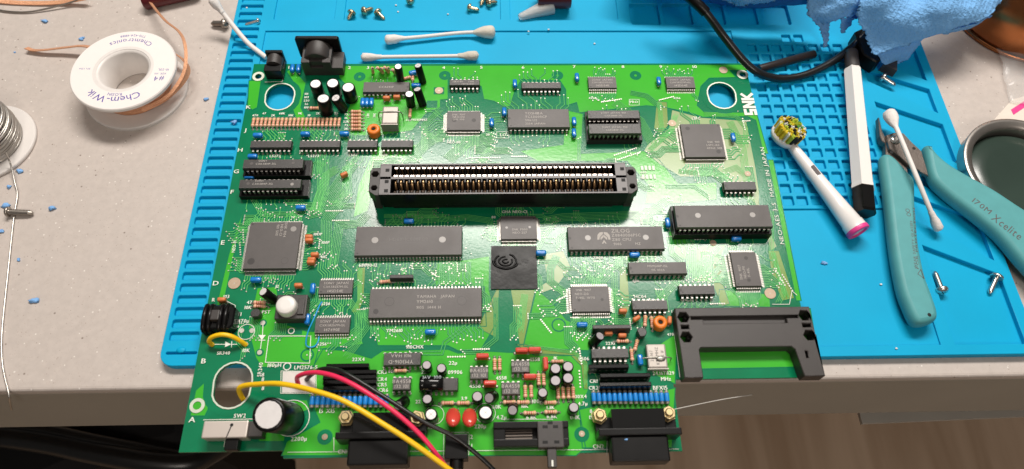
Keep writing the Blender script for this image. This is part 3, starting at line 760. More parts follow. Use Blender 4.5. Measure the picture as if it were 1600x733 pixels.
# grey stripe and print of the large capacitor
f0, t = B(452, 654, .3), B(419.5, 648, 26); a = (t-f0).normalized(); u = Vector((0, 0, 1)).cross(a).normalized(); w = a.cross(u)
m = MB(); n = 8; vs = []
side = (w*0.95 + u*(-.30)).normalized(); side2 = a.cross(side)
for zt_ in (2.6, 25.2):
    for k in range(n+1):
        th = -0.45 + 0.9*k/n
        vs.append(f0 + a*zt_ + (side*math.cos(th) + side2*math.sin(th))*7.66)
m.add(vs, [(k, k+1, n+2+k, n+1+k) for k in range(n)], 0, True)
M['stripe'] = mat('grey_stripe', (0.42, 0.47, 0.50), 0.4, var=0.05)
m.build('polarity_stripe', 'stripe', big)

# blue ceramic capacitors: one built, the others copied
def ceramic(name, mi, w, d, h):
    m = MB().bbox(-w/2, w/2, -d/2, d/2, .9, h, 0, d*.36); m.sm = [True]*len(m.sm)
    o = m.build(name, mi, pcb, (0, 0, 0))
    l = MB()
    for sx in (-1.6, 1.6):
        l.cyl((sx*.7, 0, 0.0), (sx*.7, 0, 1.5), .25, 6); l.rod((sx, 0, 0.04), (sx, 0, .7), [(0, .8), (.5, .3)], 8)
    l.build('leads', 'solder', o, (0, 0, 0))['kind'] = 'stuff'
    return o
proto = ceramic('ceramic_capacitor', 'blue_cap', 5.6, 2.7, 3.9); first = True
def spread(proto, pts, z=0.0, rz=None):
    for i, p in enumerate(pts):
        x, y = B2(p[0], p[1], 2.5); a = math.radians(p[2]) if len(p) > 2 else 0.0
        if i == 0: proto.location = (Vector((x, y, z)) - ORG[pcb.name])*S; proto.rotation_euler = (0, 0, a); o = proto
        else: o = inst(proto, pcb, (x, y, z), a, math.radians(random.uniform(-7, 7)))
spread(proto, [(457, 107, 90), (466.5, 107, 90), (567, 160, 90), (573.5, 160, 90), (580, 160, 90), (403, 211), (477, 210), (538, 209), (394.8, 245), (389.7, 276.5),
               (470, 325), (400, 438), (489.5, 451, 90), (481, 499, 90), (639, 345), (672.5, 519), (845.5, 396), (767.5, 192, 90), (787, 175, 90), (804.5, 131, 90), (902, 121, 90), (897.5, 190, 90), (897.5, 208, 90),
               (1029.5, 127, 90), (1146, 215, 90), (1043.5, 348, 90), (1150.3, 373.5), (991.5, 398.5), (909.5, 507), (999.7, 562.5, 90), (646, 114, 15), (650, 134)])
proto = ceramic('ceramic_disc_capacitor', 'orange_cap', 4.2, 2.2, 4.2)
spread(proto, [(604, 154), (620, 152.5), (538, 273.6, 30), (483, 371), (483, 377), (492, 399), (487.5, 405), (486, 411), (950.6, 521), (994, 498, 30), (972, 524), (973, 487), (466.5, 447), (347, 469.5), (942, 560, 90) if False else (1046, 501, 80)])
# axial resistors
r_prof = [(-3.1, .45, 0), (-2.9, .95, 0), (-2.2, 1.12, 0), (-1.55, .92, 1), (-1.0, .88, 0), (-.45, .88, 1), (.0, .88, 0), (.5, .88, 1), (1.0, .88, 0), (1.5, .95, 2), (2.1, 1.12, 0), (2.8, .98, 0), (3.1, .45, 0)]
m = MB().rod((0, 0, 1.25), (1, 0, 1.25), r_prof, 10)
proto = m.build('resistor', ['peach', 'band_a', 'band_b'], pcb, (0, 0, 0))
l = MB()
for s_ in (-1, 1):
    l.tube([(s_*3.0, 0, 1.25), (s_*3.7, 0, 1.2), (s_*4.1, 0, .8), (s_*4.15, 0, 0)], .28, 6); l.rod((s_*4.15, 0, .04), (s_*4.15, 0, .9), [(0, .85), (.6, .35)], 8)
l.build('leads', 'solder', proto, (0, 0, 0))['kind'] = 'stuff'
res = [(395.8 + 6.37*i, 191.3, 90) for i in range(22)]
res += [(556.5, y) for y in (174.3, 180, 185.4, 190.8, 196.3, 202)] + [(492, 169)]
res += [(773, 569.5, 90), (780.8, 569.5, 90), (841.7, 593, 90), (849.6, 593, 90), (820.7, 611.3, 90), (830, 611.3, 90), (872, 613.8, 90), (880, 613.8, 90), (888, 613.8, 90), (895.6, 613.8, 90),
        (796, 628.5), (817.5, 628.5), (859.7, 629), (827.8, 645.3), (860.5, 643.8), (871, 565), (699.4, 629.7), (724, 629.7), (626, 579), (405.8, 472.6), (405.8, 478.6), (640.7, 177, 90),
        (1008, 501.5, 80), (1018.6, 503.5, 90), (973, 533), (994, 539, 70), (987, 554.6, 90), (635, 122, 20), (645, 120, 90), (599, 436, 0) if False else (602.5, 440, 5)]
for i, p in enumerate(res):
    x, y = B2(p[0], p[1], 1.25); a = math.radians(p[2]) if len(p) > 2 else 0.0
    if i == 0: proto.location = (Vector((x, y, 0)) - ORG[pcb.name])*S; proto.rotation_euler = (0, 0, a)
    else: inst(proto, pcb, (x, y, 0), a)
# resistors standing on end near the video jack
for px, py in ((583.5, 113.5), (591, 111.5), (597, 114), (602, 111), (608, 113), (614, 115)):
    o = inst(proto, pcb, (*B2(px, py, 3), 3.4), math.radians(random.uniform(60, 110))); o.rotation_euler = (0, math.radians(random.uniform(62, 80)), math.radians(random.uniform(60, 120)))
# red film capacitors
m = MB().bbox(-3.2, 3.2, -1.25, 1.25, 1.2, 6.0, 0, 0.9); proto = m.build('film_capacitor', 'red_cap', pcb, (0, 0, 0))
l = MB()
for s_ in (-2.6, 2.6): l.cyl((s_, 0, 0), (s_, 0, 1.3), .3, 6); l.rod((s_*1.25, 0, .04), (s_*1.25, 0, .9), [(0, 1.0), (.7, .4)], 8)
l.build('leads', 'solder', proto, (0, 0, 0))['kind'] = 'stuff'
spread(proto, [(754, 558.5), (765.8, 602), (815, 549.5), (835, 548), (850.4, 570, 90), (828, 589.5)])
# two big red drop capacitors
for px, py in ((708, 652), (733.7, 652.6)):
    p = B(px, py, 6); m = MB(); m.xf = Matrix.Translation(p) @ Matrix.Rotation(math.radians(-38), 4, 'X') @ Matrix.Rotation(random.uniform(-.08, .08), 4, 'Z')
    m.ball((0, 0, 0), (3.6, 6.3, 2.6), 16, 10)
    o = m.build('film_capacitor', 'red_cap', pcb); o['label'] = 'large glossy red drop-shaped capacitor'
    l = MB()
    for s_ in (-2.2, 2.2): l.tube([(p.x+s_, p.y+4.5, 3), (p.x+s_, p.y+5.4, 1.2), (p.x+s_, p.y+5.6, 0)], .3, 6)
    l.build('leads', 'solder', o)['kind'] = 'stuff'
# ferrite bead rows
def bead_row(pxs, py, name='ferrite_bead'):
    pr = None
    for px in pxs:
        x, y = B2(px, py, 1.6)
        if pr is None:
            m = MB().rod((0, -3.3, 1.7), (0, 3.3, 1.7), [(0, .9, 1), (.4, 1.05, 1), (1.2, 1.1, 1), (1.21, 1.14, 0), (2.0, 1.2, 0), (4.6, 1.2, 0), (5.39, 1.14, 0), (5.4, 1.1, 1), (6.2, 1.05, 1), (6.6, .9, 1)], 12)
            pr = m.build(name, ['bead', 'metal'], pcb, (0, 0, 0)); pr.location = (Vector((x, y, 0)) - ORG[pcb.name])*S
        else: inst(pr, pcb, (x, y, 0), random.uniform(-.03, .03))
bead_row([488 + 8.3*i for i in range(15)], 626.5)
bead_row([927.8 + 8.15*i for i in range(15)], 621.2)
# upright resistor networks
def sip(xl, xr, py, h=6.5, lean=0.0, top='black', thick=2.2, n=8):
    a, b_ = B(xl, py, h), B(xr, py, h)
    y = (a.y+b_.y)/2
    m = MB(); m.xf = Matrix.Translation((0, y, 1.0)) @ Matrix.Rotation(lean, 4, 'X')
    m.bbox(a.x, b_.x, -thick/2, thick/2, 0.2, h-1.0, 0, .35)
    o = m.build('resistor_network', top, pcb)
    l = MB()
    for i in range(n):
        x = a.x + (b_.x-a.x)*(i+.5)/n; l.box(x-.25, x+.25, y-.15, y+.15, 0, 1.3); l.rod((x, y, .04), (x, y, .8), [(0, .9), (.6, .35)], 8)
    l.build('pins', 'solder', o)['kind'] = 'stuff'
for xl, xr, py in ((509, 576, 574.5), (504, 588, 584.5), (504, 588, 592.5), (504, 588, 600), (504, 588, 609.5)):
    sip(xl, xr, py, 6.0, math.radians(-14), 'black_gloss')
for xl, xr, py, mt in ((926.5, 986, 513.5, 'chip_dark'), (920, 983, 575.5, 'black_gloss'), (937.5, 1017, 589.5, 'black_gloss'), (937, 1018.5, 603.5, 'black_gloss')):
    sip(xl, xr, py, 6.5, math.radians(-12), mt)
sip(608.6, 645.4, 433.5, 5.0, math.radians(-10), 'chip_dark')
# transistors
def to92(px, py, ang, h=5.0):
    x, y = B2(px, py, h); pts = [(x + 2.5*math.cos(t), y + 2.5*math.sin(t)) for t in [ang + math.radians(40 + 280*k/12) for k in range(13)]]
    o = MB().plate(pts, 1.0, h, 0, (), None, .25).build('transistor', 'chip_dark', pcb)
    l = MB()
    for k in (-1.3, 0, 1.3): l.cyl((x + k*math.sin(ang), y + k*math.cos(ang), 0), (x + k*math.sin(ang), y + k*math.cos(ang), 1.1), .25, 6)
    l.build('leads', 'solder', o)['kind'] = 'stuff'
to92(399, 489, math.radians(-80)); to92(1003, 518.5, math.radians(200), 5.5)
# orange trimmers
for px, py, r in ((583.5, 201.5, 3.9), (1032, 503.4, 3.7)):
    x, y = B2(px, py, 5)
    m = MB().rod((x, y, .4), (x, y, 5.6), [(0, r*.95, 0), (3.6, r, 0), (4.6, r*.97, 0), (5.2, r*.82, 0), (5.21, r*.36, 0), (4.2, r*.34, 1)], 14)
    o = m.build('trimmer', ['orange', 'hole'], pcb); o['label'] = 'round orange trimmer with a dark adjusting hole'
    MB().box(x-1.2, x+1.2, y-.25, y+.25, 4.65, 5.0).build('slot', 'hole', o)
# quartz crystals lying under a wire strap
def crystal(xl, xr, yt, yb, h, lines, strap_y, x0, x1, blob=None, label=None):
    X0, X1, Y0, Y1 = RECT(xl, xr, yt, yb, h)
    m = MB().bbox(X0, X1, Y0, Y1, .5, h, 0, .8); m.box(X0-.35, X1+.35, Y0-.5, Y0-.02, .4, h-.4, 0)
    o = m.build('crystal', 'metal', pcb)
    if label: o['label'] = label
    mk = MB()
    for t, hh, dx, dy in lines: mk.text(t, (X0+X1)/2+dx, (Y0+Y1)/2+dy, h+.03, hh, math.pi/2)
    if mk.f: mk.build('marking', 'chip_dim', o)
    a, b_ = B(x0, strap_y, h), B(x1, strap_y, h); y = a.y
    w = MB().tube(smooth_path([(a.x-1.2, y, 0), (a.x-.6, y, h-.8), (X0+1.5, y+.1, h+.35), (X1-1.5, y+.2, h+.45), (b_.x, y+.1, h-.8), (b_.x+.5, y, 0)], 4), .33, 7)
    if blob: q = B(*blob, h); w.ball((q.x, q.y, h+.4), (2.3, 1.3, .9), 12, 7, 0, .25)
    w.build('strap_wire', 'solder', o)
crystal(597, 621.5, 166, 193, 7.5, (), 175.5, 593, 627, None, 'upright silver crystal can under a bent wire')
crystal(1011.5, 1042, 537.5, 575, 4.2, (('24.167', 1.5, -2.8, 0), ('829 MHZ', 1.5, 0, 0), ('KSS 1F', 1.4, 2.8, 0)), 559.5, 1004.6, 1049, (1032, 560.5), 'flat silver crystal can with a solder blob on its wire')
X0, X1, Y0, Y1 = RECT(598, 621, 194, 203, 2)
l = MB()
for k in range(4): l.cyl((X0+1+k*2, Y0+.5, 0), (X0+1+k*2, Y0+.5, 3), .3, 6)
# choke at the left edge
x, y = B2(343, 495, 7)
o = MB().plate([(x-8, y-3.6), (x-5.6, y-6.6), (x+5.4, y-6.6), (x+7.4, y-4.6), (x+7.4, y+4.6), (x+5.4, y+6.4), (x-5.2, y+6.4), (x-8, y+3.8)], .3, 7.5, 0, (), None, .8).build('choke', 'black_gloss', pcb)
o['label'] = 'black wound choke overhanging the left board edge'
m = MB()
for k in (0, 1, 3, 4): m.tube(smooth_path([(x-7.2+k*2.6, y-6.7, 1), (x-7.2+k*2.6, y-6.3, 6.6), (x-7+k*2.6, y-1.5, 8.4), (x-7+k*2.6, y+2, 8.3), (x-7.2+k*2.6, y+6.2, 6.4), (x-7.2+k*2.6, y+6.6, 1)], 4), 1.25, 8)
m.build('winding', 'black', o)
MB().bbox(x-3.4, x+.8, y-2.8, y+2.6, 6, 10.2, 0, .5).build('core', 'black_matte', o)
# reset button
x0, x1, y0, y1 = RECT(428, 479, 461, 499, 6)
o = MB().bbox(x0+1, x1, y0, y1, .2, 6.5, 0, .5).bbox(x1-4.2, x1-1, y0+2.2, y1-2.4, 6.4, 7.3, 0, .3).build('push_switch', 'black_matte', pcb); o['label'] = 'black push switch with a round white button'
c = B(446, 475.5, 11.5); MB().rod((c.x, c.y, 6.4), (c.x, c.y, 11.5), [(0, 5.1), (3.6, 5.1), (4.6, 4.85), (5.1, 4.2), (5.2, 2.5)], 24).build('button', 'white_plastic', o)
# power switch on the front left
X0, X1, Y0, Y1 = RECT(316.5, 386.5, 657.5, 684, 8)
o = MB().bbox(X0, X1, Y0, Y1, .4, 8, 0, .5).build('slide_switch', 'metal_sw', pcb); o['label'] = 'silver slide switch with a black lever'
MB().bbox(X1+.05, X1+6.6, Y0+.6, Y1, .3, 6.6, 0, .4).build('dark_reflection_block', 'black_matte', o)  # black block paints the dark reflection on the metal case's side
lx = B(363, 690, 5).x; MB().bbox(lx-2.9, lx+3.1, Y0-5.2, Y0-.05, 1.6, 6.2, 0, .4).build('lever', 'black', o)
xs = B(360, 668, 8).x; MB().add([(xs+.8, Y1-1.8, 8.03), (xs+.2, Y1-1.8, 8.03), (xs-1.4, Y0, 8.03), (xs-.9, Y0, 8.03)], [(0, 1, 2, 3)]).disc(xs+.4, Y1-2.0, 8.035, .8, 10).build('slit', 'hole', o)
# heat pad of the missing regulator
hp = [B2(442, 581), B2(493, 581), B2(493, 614), B2(441, 614)]
MB().plate(hp, 0.36, 0.44, 0, ()).build('heat_pad', 'pad_white', pcb)
# power jack
x0, x1 = B(411.5, 100, 10).x, B(444, 100, 6).x - .5
y0, y1 = B(425, 128, 0).y + 1.5, 1.2
o = MB().bbox(x0, x1, y0, y0+5.5, .3, 8.2, 0, .4).bbox(x0, x1, y1-2.2, y1, .3, 11.4, 0, .5).bbox(x0, x1, y0+5.4, y1-2.1, .3, 4, 0, .3).build('power_jack', 'black', pcb)
MB().rod(((x0+x1)/2, y0+5, 6.0), ((x0+x1)/2, y1-2, 6.0), [(0, 4.9), (y1-2-y0-5, 4.9)], 20).build('barrel', 'black_matte', o)
# round video connector with its flange
x0, x1 = B(473, 100, 8).x, B(518.5, 100, 8).x; cx = (x0+x1)/2
o = MB().bbox(x0, x1, -8.2, 3.5, 7.0, 11.6, 0, .4).bbox(x0-.2, x1+6.5, -9.5, 3.4, .3, 7.1, 0, .4).bbox(x0, x0+5, -9.6, -6, 4, 12.2, 0, .3).bbox(x1-5, x1, -9.6, -6, 4, 12.2, 0, .3).build('video_connector', 'black_matte', pcb)
o['label'] = 'black round video connector with a square flange'
MB().rod((cx, -6.5, 8.6), (cx, 4.2, 8.6), [(0, 7.4), (.6, 8.0), (10.7, 8.0)], 28).build('barrel', 'black_matte', o)
m = MB(); fl_ = [(p[0], p[1]) for p in rrect(cx-13.0, cx+13.4, 0.4, 17.6, 1.5, 3)]
m.xf = Matrix.Translation((0, 6.4, 0)) @ Matrix.Rotation(math.pi/2, 4, 'X'); m.plate(fl_, 0, 2.2, 0, (), None, .4); m.build('flange', 'black', o)
# ------------------------------------------------------------------ cartridge slot
H = 18.0
X0, X1 = B(590, 303, H).x + .4, B(983.5, 301, H).x - .4; YF, YB = B(790, 303, H).y, B(790, 255, H).y
cs = MB(); ym = YF + (YB-YF)*.50
ch0, ch1 = X0 + 6.2, X1 - 6.2
cs.bbox(X0+1, X1-1, YF+.5, YB-.3, 3.6, 7.0, 0, .3)                     # bottom plate of the body
cs.bbox(X0+6, X1-6, YF+2, YB-2, .2, 3.61, 0, .2)                        # foot
cs.bbox(X0, X1, YF, YF+1.0, 6.9, H, 0, .25)                             # front wall
cs.bbox(X0, X1, YB-1.0, YB, 6.9, H, 0, .25)                             # rear wall
cs.bbox(X0, X1, ym-.2, ym+1.6, 6.9, H, 0, .3)                           # middle bar
for a, b_ in ((X0, ch0), (ch1, X1)): cs.bbox(a, b_, YF+.9, YB-.9, 6.9, H, 0, .25)
for (ya, yb_) in ((YF+.1, YF+.9), (YB-.9, YB-.1), (ym-.05, ym+1.45)): cs.box(X0+.3, X1-.3, ya, yb_, H+.005, H+.06, 1)  # thin grey caps carrying the painted glints
for a, b_ in ((X0+.2, ch0-.2), (ch1+.2, X1-.2)): cs.box(a, b_, YF+1.0, YB-1.0, H+.005, H+.06, 1)
slot = cs.build('cartridge_slot', ['black', 'slot_top'], pcb); slot['label'] = 'long black cartridge slot with two rows of gold contacts'
gr = MB()
for (a, b_) in ((X0+.1, X0+6.0), (X1-6.0, X1-.1)):
    for yy in (YF + 2.4, ym-1.6, YB-4.2): gr.box(a+2.8, b_-1, yy-1.0, yy+1.0, H+.07, H+.1)
gr.build('end_recess', 'hole', slot)
npin = 40; pit = (ch1-ch0-1.6)/npin
ct = MB(); rb = MB()
for i in range(npin):
    x = ch0 + .8 + (i+.5)*pit
    zz = 1.2 if i % 2 else 0.0
    # front channel: bowed springs on both walls
    ct.tube([(x, YF+1.2, H-.6), (x, YF+2.0, H-.9), (x, YF+2.9, H-2.6+zz), (x, YF+2.4, H-6), (x, YF+2.0, 7)], .72, 6, 1)
    ct.tube([(x, ym-.5, H-1.6), (x, ym-1.6, H-2.4+zz), (x, ym-3.2, H-4.2+zz), (x, ym-3.4, 8.4)], .72, 6)
    ct.tube([(x, YB-1.2, H-1.2), (x, YB-2.2, H-2.4), (x, YB-3.0, H-5), (x, YB-2.2, 7)], .62, 6)
    ct.box(x-.95, x+.95, ym+1.65, ym+2.6, H-1.2, H-.3, 1)
    ct.box(x-.8, x+.8, YB-2.6, YB-1.1, H-2.0, H-1.1, 1)
    xr_ = x + pit/2
    if i < npin-1:
        rb.box(xr_-.32, xr_+.32, YF+.95, YF+2.6, 7, H-.3); rb.box(xr_-.32, xr_+.32, ym-2.0, ym-.15, 7, H-.3)
        rb.box(xr_-.32, xr_+.32, ym+1.5, ym+2.9, 7, H-.3); rb.box(xr_-.32, xr_+.32, YB-2.6, YB-.95, 7, H-.3)
ct.build('contacts', ['gold', 'contact_tip'], slot)['kind'] = 'stuff'
rb.build('contact_ribs', 'black_matte', slot)['kind'] = 'stuff'
for sgn, xe in ((-1, X0), (1, X1)):
    e = [(xe-sgn*.2, YF-.1), (xe+sgn*2.0, YF-.1), (xe+sgn*5.4, YF+2.5), (xe+sgn*5.4, YB-4.2), (xe+sgn*4.2, YB-2.4), (xe-sgn*.2, YB-2.4)]
    cx_, cy1, cy2 = xe+sgn*2.6, YF+4.6, YB-6.3
    hs = [[(cx_ + 1.7*math.cos(k*math.pi/3), cy1 + 1.7*math.sin(k*math.pi/3)) for k in range(6)], [(cx_ + 2.0*math.cos(k*math.pi/3), cy2 + 2.0*math.sin(k*math.pi/3)) for k in range(6)]]
    q = MB().plate(e, 11, H-.3, 0, hs, None, .25).box(min(xe, xe+sgn*4.4), max(xe, xe+sgn*4.4), YF+2, YB-4, .2, 11.01).build('mounting_ear', ['black_matte', 'hole'], slot)
# ------------------------------------------------------------------ memory card slot
hm = 8.0
mx0, mx1, my0, my1 = 239.3, 308.6, -205.2, -168.9
cl, cr, ct_ = B(1097.8, 580, hm).x, B(1252, 575, hm).x - 1.0, B(1170, 542, hm).y
ol = [(mx0, my0), (cl, my0), (cl, ct_-1), (cl+1, ct_), (cr-1.5, ct_), (cr, ct_-1.5), (cr+1.5, my0+2), (cr+2, my0), (mx1, my0), (mx1, my1), (mx0, my1)]
def hexh(px, py, r): x, y = B2(px, py, hm); return [(x + r*math.cos(math.pi*k/3), y + r*math.sin(math.pi*k/3)) for k in range(6)]
def rc(px0, px1, py0, py1): a = RECT(px0, px1, py0, py1, hm); return [(a[0], a[2]), (a[1], a[2]), (a[1], a[3]), (a[0], a[3])]
hs = [hexh(1068, 495.5, 3.0), hexh(1072.6, 526.5, 3.0), hexh(1257, 492.5, 3.0), hexh(1265, 523.5, 3.0), rc(1064.5, 1076.5, 507.8, 513.8), rc(1254, 1267.5, 505, 511), rc(1259, 1263, 548, 559)]
a = RECT(1080, 1248, 493.5, 505, hm)
tr = [(a[0], a[3]), (a[0], a[3]-1.6), (a[0]+6, a[3]-1.6), (a[0]+6, a[2]), (a[1]-6, a[2]), (a[1]-6, a[3]-1.4), (a[1], a[3]-1.4), (a[1], a[3])]
ms = MB().plate(ol, .25, hm, 0, hs + [tr], None, .35)
ms.poly(tr, hm-2.6)
ms.poly([(a[0]-1, a[2]-2.2), (a[1]+1, a[2]-2.2), (a[1]+1, a[3]+2.2), (a[0]-1, a[3]+2.2)], .5)
mem = ms.build('card_slot', 'black_matte', pcb); mem['label'] = 'flat black memory card slot with a wide front cut-out'
for px, py in ((1070, 499), (1075, 530), (1259, 496), (1267, 527)):
    x, y = B2(px, py, 2); MB().rod((x, y, .3), (x, y, 4.2), [(0, 1.2), (3.4, 1.2), (3.9, .9)], 10).build('fixing_post', 'black_matte', mem)
# ------------------------------------------------------------------ controller ports
def dsub(xf0, xf1, yf, xs0, xs1, ysh, nuts, xb0, xb1, yb):
    F0, F1 = B(xf0, yf, 12.4).x, B(xf1, yf, 12.4).x; Yf = B((xf0+xf1)/2, yf, 12.4).y
    o = MB().bbox(F0, F1, Yf-3.2, Yf, -.2, 12.4, 0, .5).build('controller_port', 'black', pcb); o['label'] = 'black controller port with a hooded shell'
    b0, b1 = B(xb0, yb, 10).x, B(xb1, yb, 10).x; Yb = B((xb0+xb1)/2, yb, 10).y
    MB().bbox(b0, b1, Yf+.01, Yb, .3, 10, 0, .4).build('rear_body', 'black_gloss', o)
    s0, s1 = B(xs0, ysh, 10).x, B(xs1, ysh, 10).x; Ys = B((xs0+xs1)/2, ysh, 10.6).y
    MB().bbox(s0, s1, Ys, Yf-3.21, .2, 10.8, 0, .9).build('hood', 'black', o)
    MB().bbox(F0, F1, Yf+.02, Yf+7.2, .3, 3.4, 0, .3).build('bracket', 'black', o)
    for px, py in nuts:
        c = B(px, py, 7.5)
        n_ = MB().rod((c.x, c.y, 3.45), (c.x, c.y, 9), [(0, 3.9), (.8, 3.9), (.81, 3.6), (3.2, 3.6), (3.8, 3.1)], 6, False, True, random.random())
        n_.rod((c.x, c.y, 7.0), (c.x, c.y, 9), [(0, 2.0), (1.2, 2.0), (1.6, 1.5)], 14)
        n_.build('hex_nut', 'brass', o)
dsub(935, 1065, 668.5, 957, 1048, 721, ((937.5, 648), (1045.5, 644.5)), 954.5, 1037.6, 638)
dsub(524, 664, 674, 541.5, 637, 727, ((539.5, 651), (651, 651.5)), 552, 640, 644)
# headphone jack
X0, X1, Y0, Y1 = RECT(695, 731, 678, 717, 9)
o = MB().bbox(X0, X1, Y0, Y1, .3, 9, 0, .4).build('headphone_jack', 'black', pcb)
a = RECT(703, 723, 717, 729, 7); MB().rod(((a[0]+a[1])/2, Y0+.1, 5), ((a[0]+a[1])/2, Y0-4.2, 5), [(0, 3.2), (4.3, 3.2)], 18).build('nose', 'black', o)
# volume slider
X0, X1, Y0, Y1 = RECT(771, 889, 658, 697, 6.5)
o = MB().bbox(X0, X1, Y0, Y0+3.4, .3, 6.2, 0, .4).bbox(X0, X1, Y1-3.2, Y1, .3, 6.4, 0, .4).bbox(X0, X0+5.6, Y0+3, Y1-3, .3, 5.6, 0, .4).bbox(X1-3, X1, Y0+3, Y1-3, .3, 5.6, 0, .4).build('volume_slider', 'black', pcb)
o['label'] = 'black slide potentiometer with a lever over the front edge'
tr_ = MB().box(X0+5, X1-2.5, Y0+3.2, Y1-3.0, .5, 1.6)
M['track_grey'] = mat('slider_track', (0.16, 0.13, 0.11), 0.35, .3, var=.2)
for k in range(4):
    yy = Y0 + 4.0 + k*1.35; tr_.box(X0+5.6, X1-17, yy, yy+.7, 1.6, 2.6, 1)
tr_.build('track', ['black', 'track_grey'], o)
a = RECT(840, 881, 657.5, 699, 8.0)
k_ = MB().bbox(a[0], a[1], a[2], a[3], 2.7, 7.6, 0, .5); 
for sx, sy in ((.28, .2), (.72, .2), (.3, .78), (.7, .78), (.5, .93)): k_.box(a[0]+(a[1]-a[0])*sx-1.2, a[0]+(a[1]-a[0])*sx+1.2, a[2]+(a[3]-a[2])*sy-.7, a[2]+(a[3]-a[2])*sy+.7, 7.61, 7.64, 1)
k_.build('carriage', ['black_matte', 'hole'], o)
a = RECT(855.5, 870, 700, 730.5, 6); lv = MB().bbox(a[0], a[1], a[2], a[3]+1, 3.2, 6.4, 0, .4); lv.box((a[0]+a[1])/2-.4, (a[0]+a[1])/2+.4, a[2]+.4, a[2]+3.2, 6.41, 6.45, 1); lv.build('lever', ['black_matte', 'silk'], o)
# black capacitor lying on the chip
a, b_ = B(656, 600, 8.0), B(693, 600, 8.0)
o = MB().rod((a.x, a.y, 8.0), (b_.x, b_.y, 8.0), [(0, 3.2), (.4, 3.7), (1.4, 3.7), (1.9, 3.4), (2.4, 3.7), (b_.x-a.x-.5, 3.7), (b_.x-a.x, 3.1)], 18).build('capacitor', 'black_gloss', pcb); o['label'] = 'black capacitor lying flat on top of a chip'
mk = MB(); mk.text('16V', a.x+3.5, a.y+2.2, 11.25, 1.8); mk.text('100', b_.x-2.6, a.y+2.2, 11.25, 1.8); mk.build('marking', 'stripe', o)
# black tape patch with an embossed swirl
tp = [B2(767.5, 384, 1), B2(838.5, 384, 1), B2(840, 451, 1), B2(767, 451.5, 1)]
o = MB().plate(tp[::-1], .45, .8).build('tape_patch', 'tape', pcb); o['label'] = 'square patch of wrinkled black tape with an embossed ring'
cx, cy = B2(790, 408, 1); m = MB()
for r_, w_ in ((5.4, .55), (3.4, .5), (1.4, .5)): m.tube([(cx + r_*math.cos(t)*1.05, cy + r_*math.sin(t)*.8, .85) for t in [math.radians(20 + 300*k/20 + r_*20) for k in range(21)]], w_, 6)
m.tube(smooth_path([(cx-7, cy+.5, .85), (cx-5.5, cy-2.6, .9), (cx, cy-4.6, .95), (cx+5, cy-3.2, .9), (cx+6.4, cy-1.4, .85)], 5), .55, 6)
m.build('embossed_ring', 'tape', o)
# ------------------------------------------------------------------ wires that belong to the board
pth = smooth_path([tuple(B(px, py, z)) for px, py, z in ((332, 539, .2), (326.5, 534, 4), (331, 527, 7), (345, 523, 8.5), (360, 525, 7.5), (374, 532, 4), (384.5, 539, .2))], 6)
o = MB().tube(pth, 1.15, 9).build('jumper_wire', 'yellow_wire', pcb); o['label'] = 'short yellow jumper wire bridging two pads'
pth = smooth_path([tuple(B(px, py, z)) for px, py, z in ((503, 472, .4), (499, 478, 2), (491, 497, 3.6), (481.5, 518, 3.2), (478, 536, 2), (481.5, 542, 1), (491, 541.5, .8), (497, 534, .8), (498.5, 523, .4))], 6)
o = MB().tube(pth, .36, 7).build('jumper_wire', 'blue_wire', pcb); o['label'] = 'thin blue repair wire looping beside a chip'

# ------------------------------------------------------------------ rings, pads, holes of the board
mk = MB()
for x, y in bolt: mk.ring(x, y, .40, 2.0, 3.6, 28)
for i, (x, y, rx, ry) in enumerate(oval):
    i0, i1 = stadium(x, y, rx+.05, ry+.05), stadium(x, y, rx+.85, ry+.85); n = len(i0)
    mk.add([(p[0], p[1], .40) for p in i0 + i1], [(k, n+k, n+(k+1) % n, (k+1) % n) for k in range(n)])
M['ring'] = mat('tinned_ring', (0.62, 0.66, 0.56), 0.5, .3, var=.15, scale=300)
mk.build('pad_rings', 'ring', pcb)['kind'] = 'stuff'
dk = MB()
for i, (x, y, rx, ry) in enumerate(oval):
    i0, i1 = stadium(x, y, rx+.9, ry+.9), stadium(x, y, rx+(4.2 if i < 2 else 5.2), ry+4.2); n = len(i0)
    z = nz(); dk.add([(p[0], p[1], z) for p in i0 + i1], [(k, n+k, n+(k+1) % n, (k+1) % n) for k in range(n)])
for x, y in small_holes: dk.ring(x, y, nz(), .9, 3.6, 20, 0, 1.0)
for px, py in ((686, 142), (675, 163)): 
    x, y = B2(px, py); dk.poly([(x-3.2, y-2.7), (x+3.2, y-2.7), (x+3.2, y+2.7), (x-3.2, y+2.7)], nz())
cp = MB()
for px, py, r in ((686, 142, 2.5), (1130, 110, 2.7), (1050, 193, 2.4), (366.5, 443, 3.2), (1203, 459, 3.0), (1114, 380, 1.8), (1168, 272, 1.8), (680, 655.5, 1.9), (909, 678, 1.4), (507.7, 683, 1.4)):
    x, y = B2(px, py); cp.disc(x, y, .41, r, 20); via.disc(x, y, .425, .35, 8)
for px, py, r in ((776, 223, 2.8), (873, 508, 3.0), (945, 430, 2.6), (480, 555, 2.6), (728, 388, 2.4)):
    x, y = B2(px, py); dk.ring(x, y, nz(), r, r+.8, 18); via.disc(x, y, .42, .4, 8)
cp.build('bare_copper_pads', 'copper_pad', pcb)['kind'] = 'stuff'

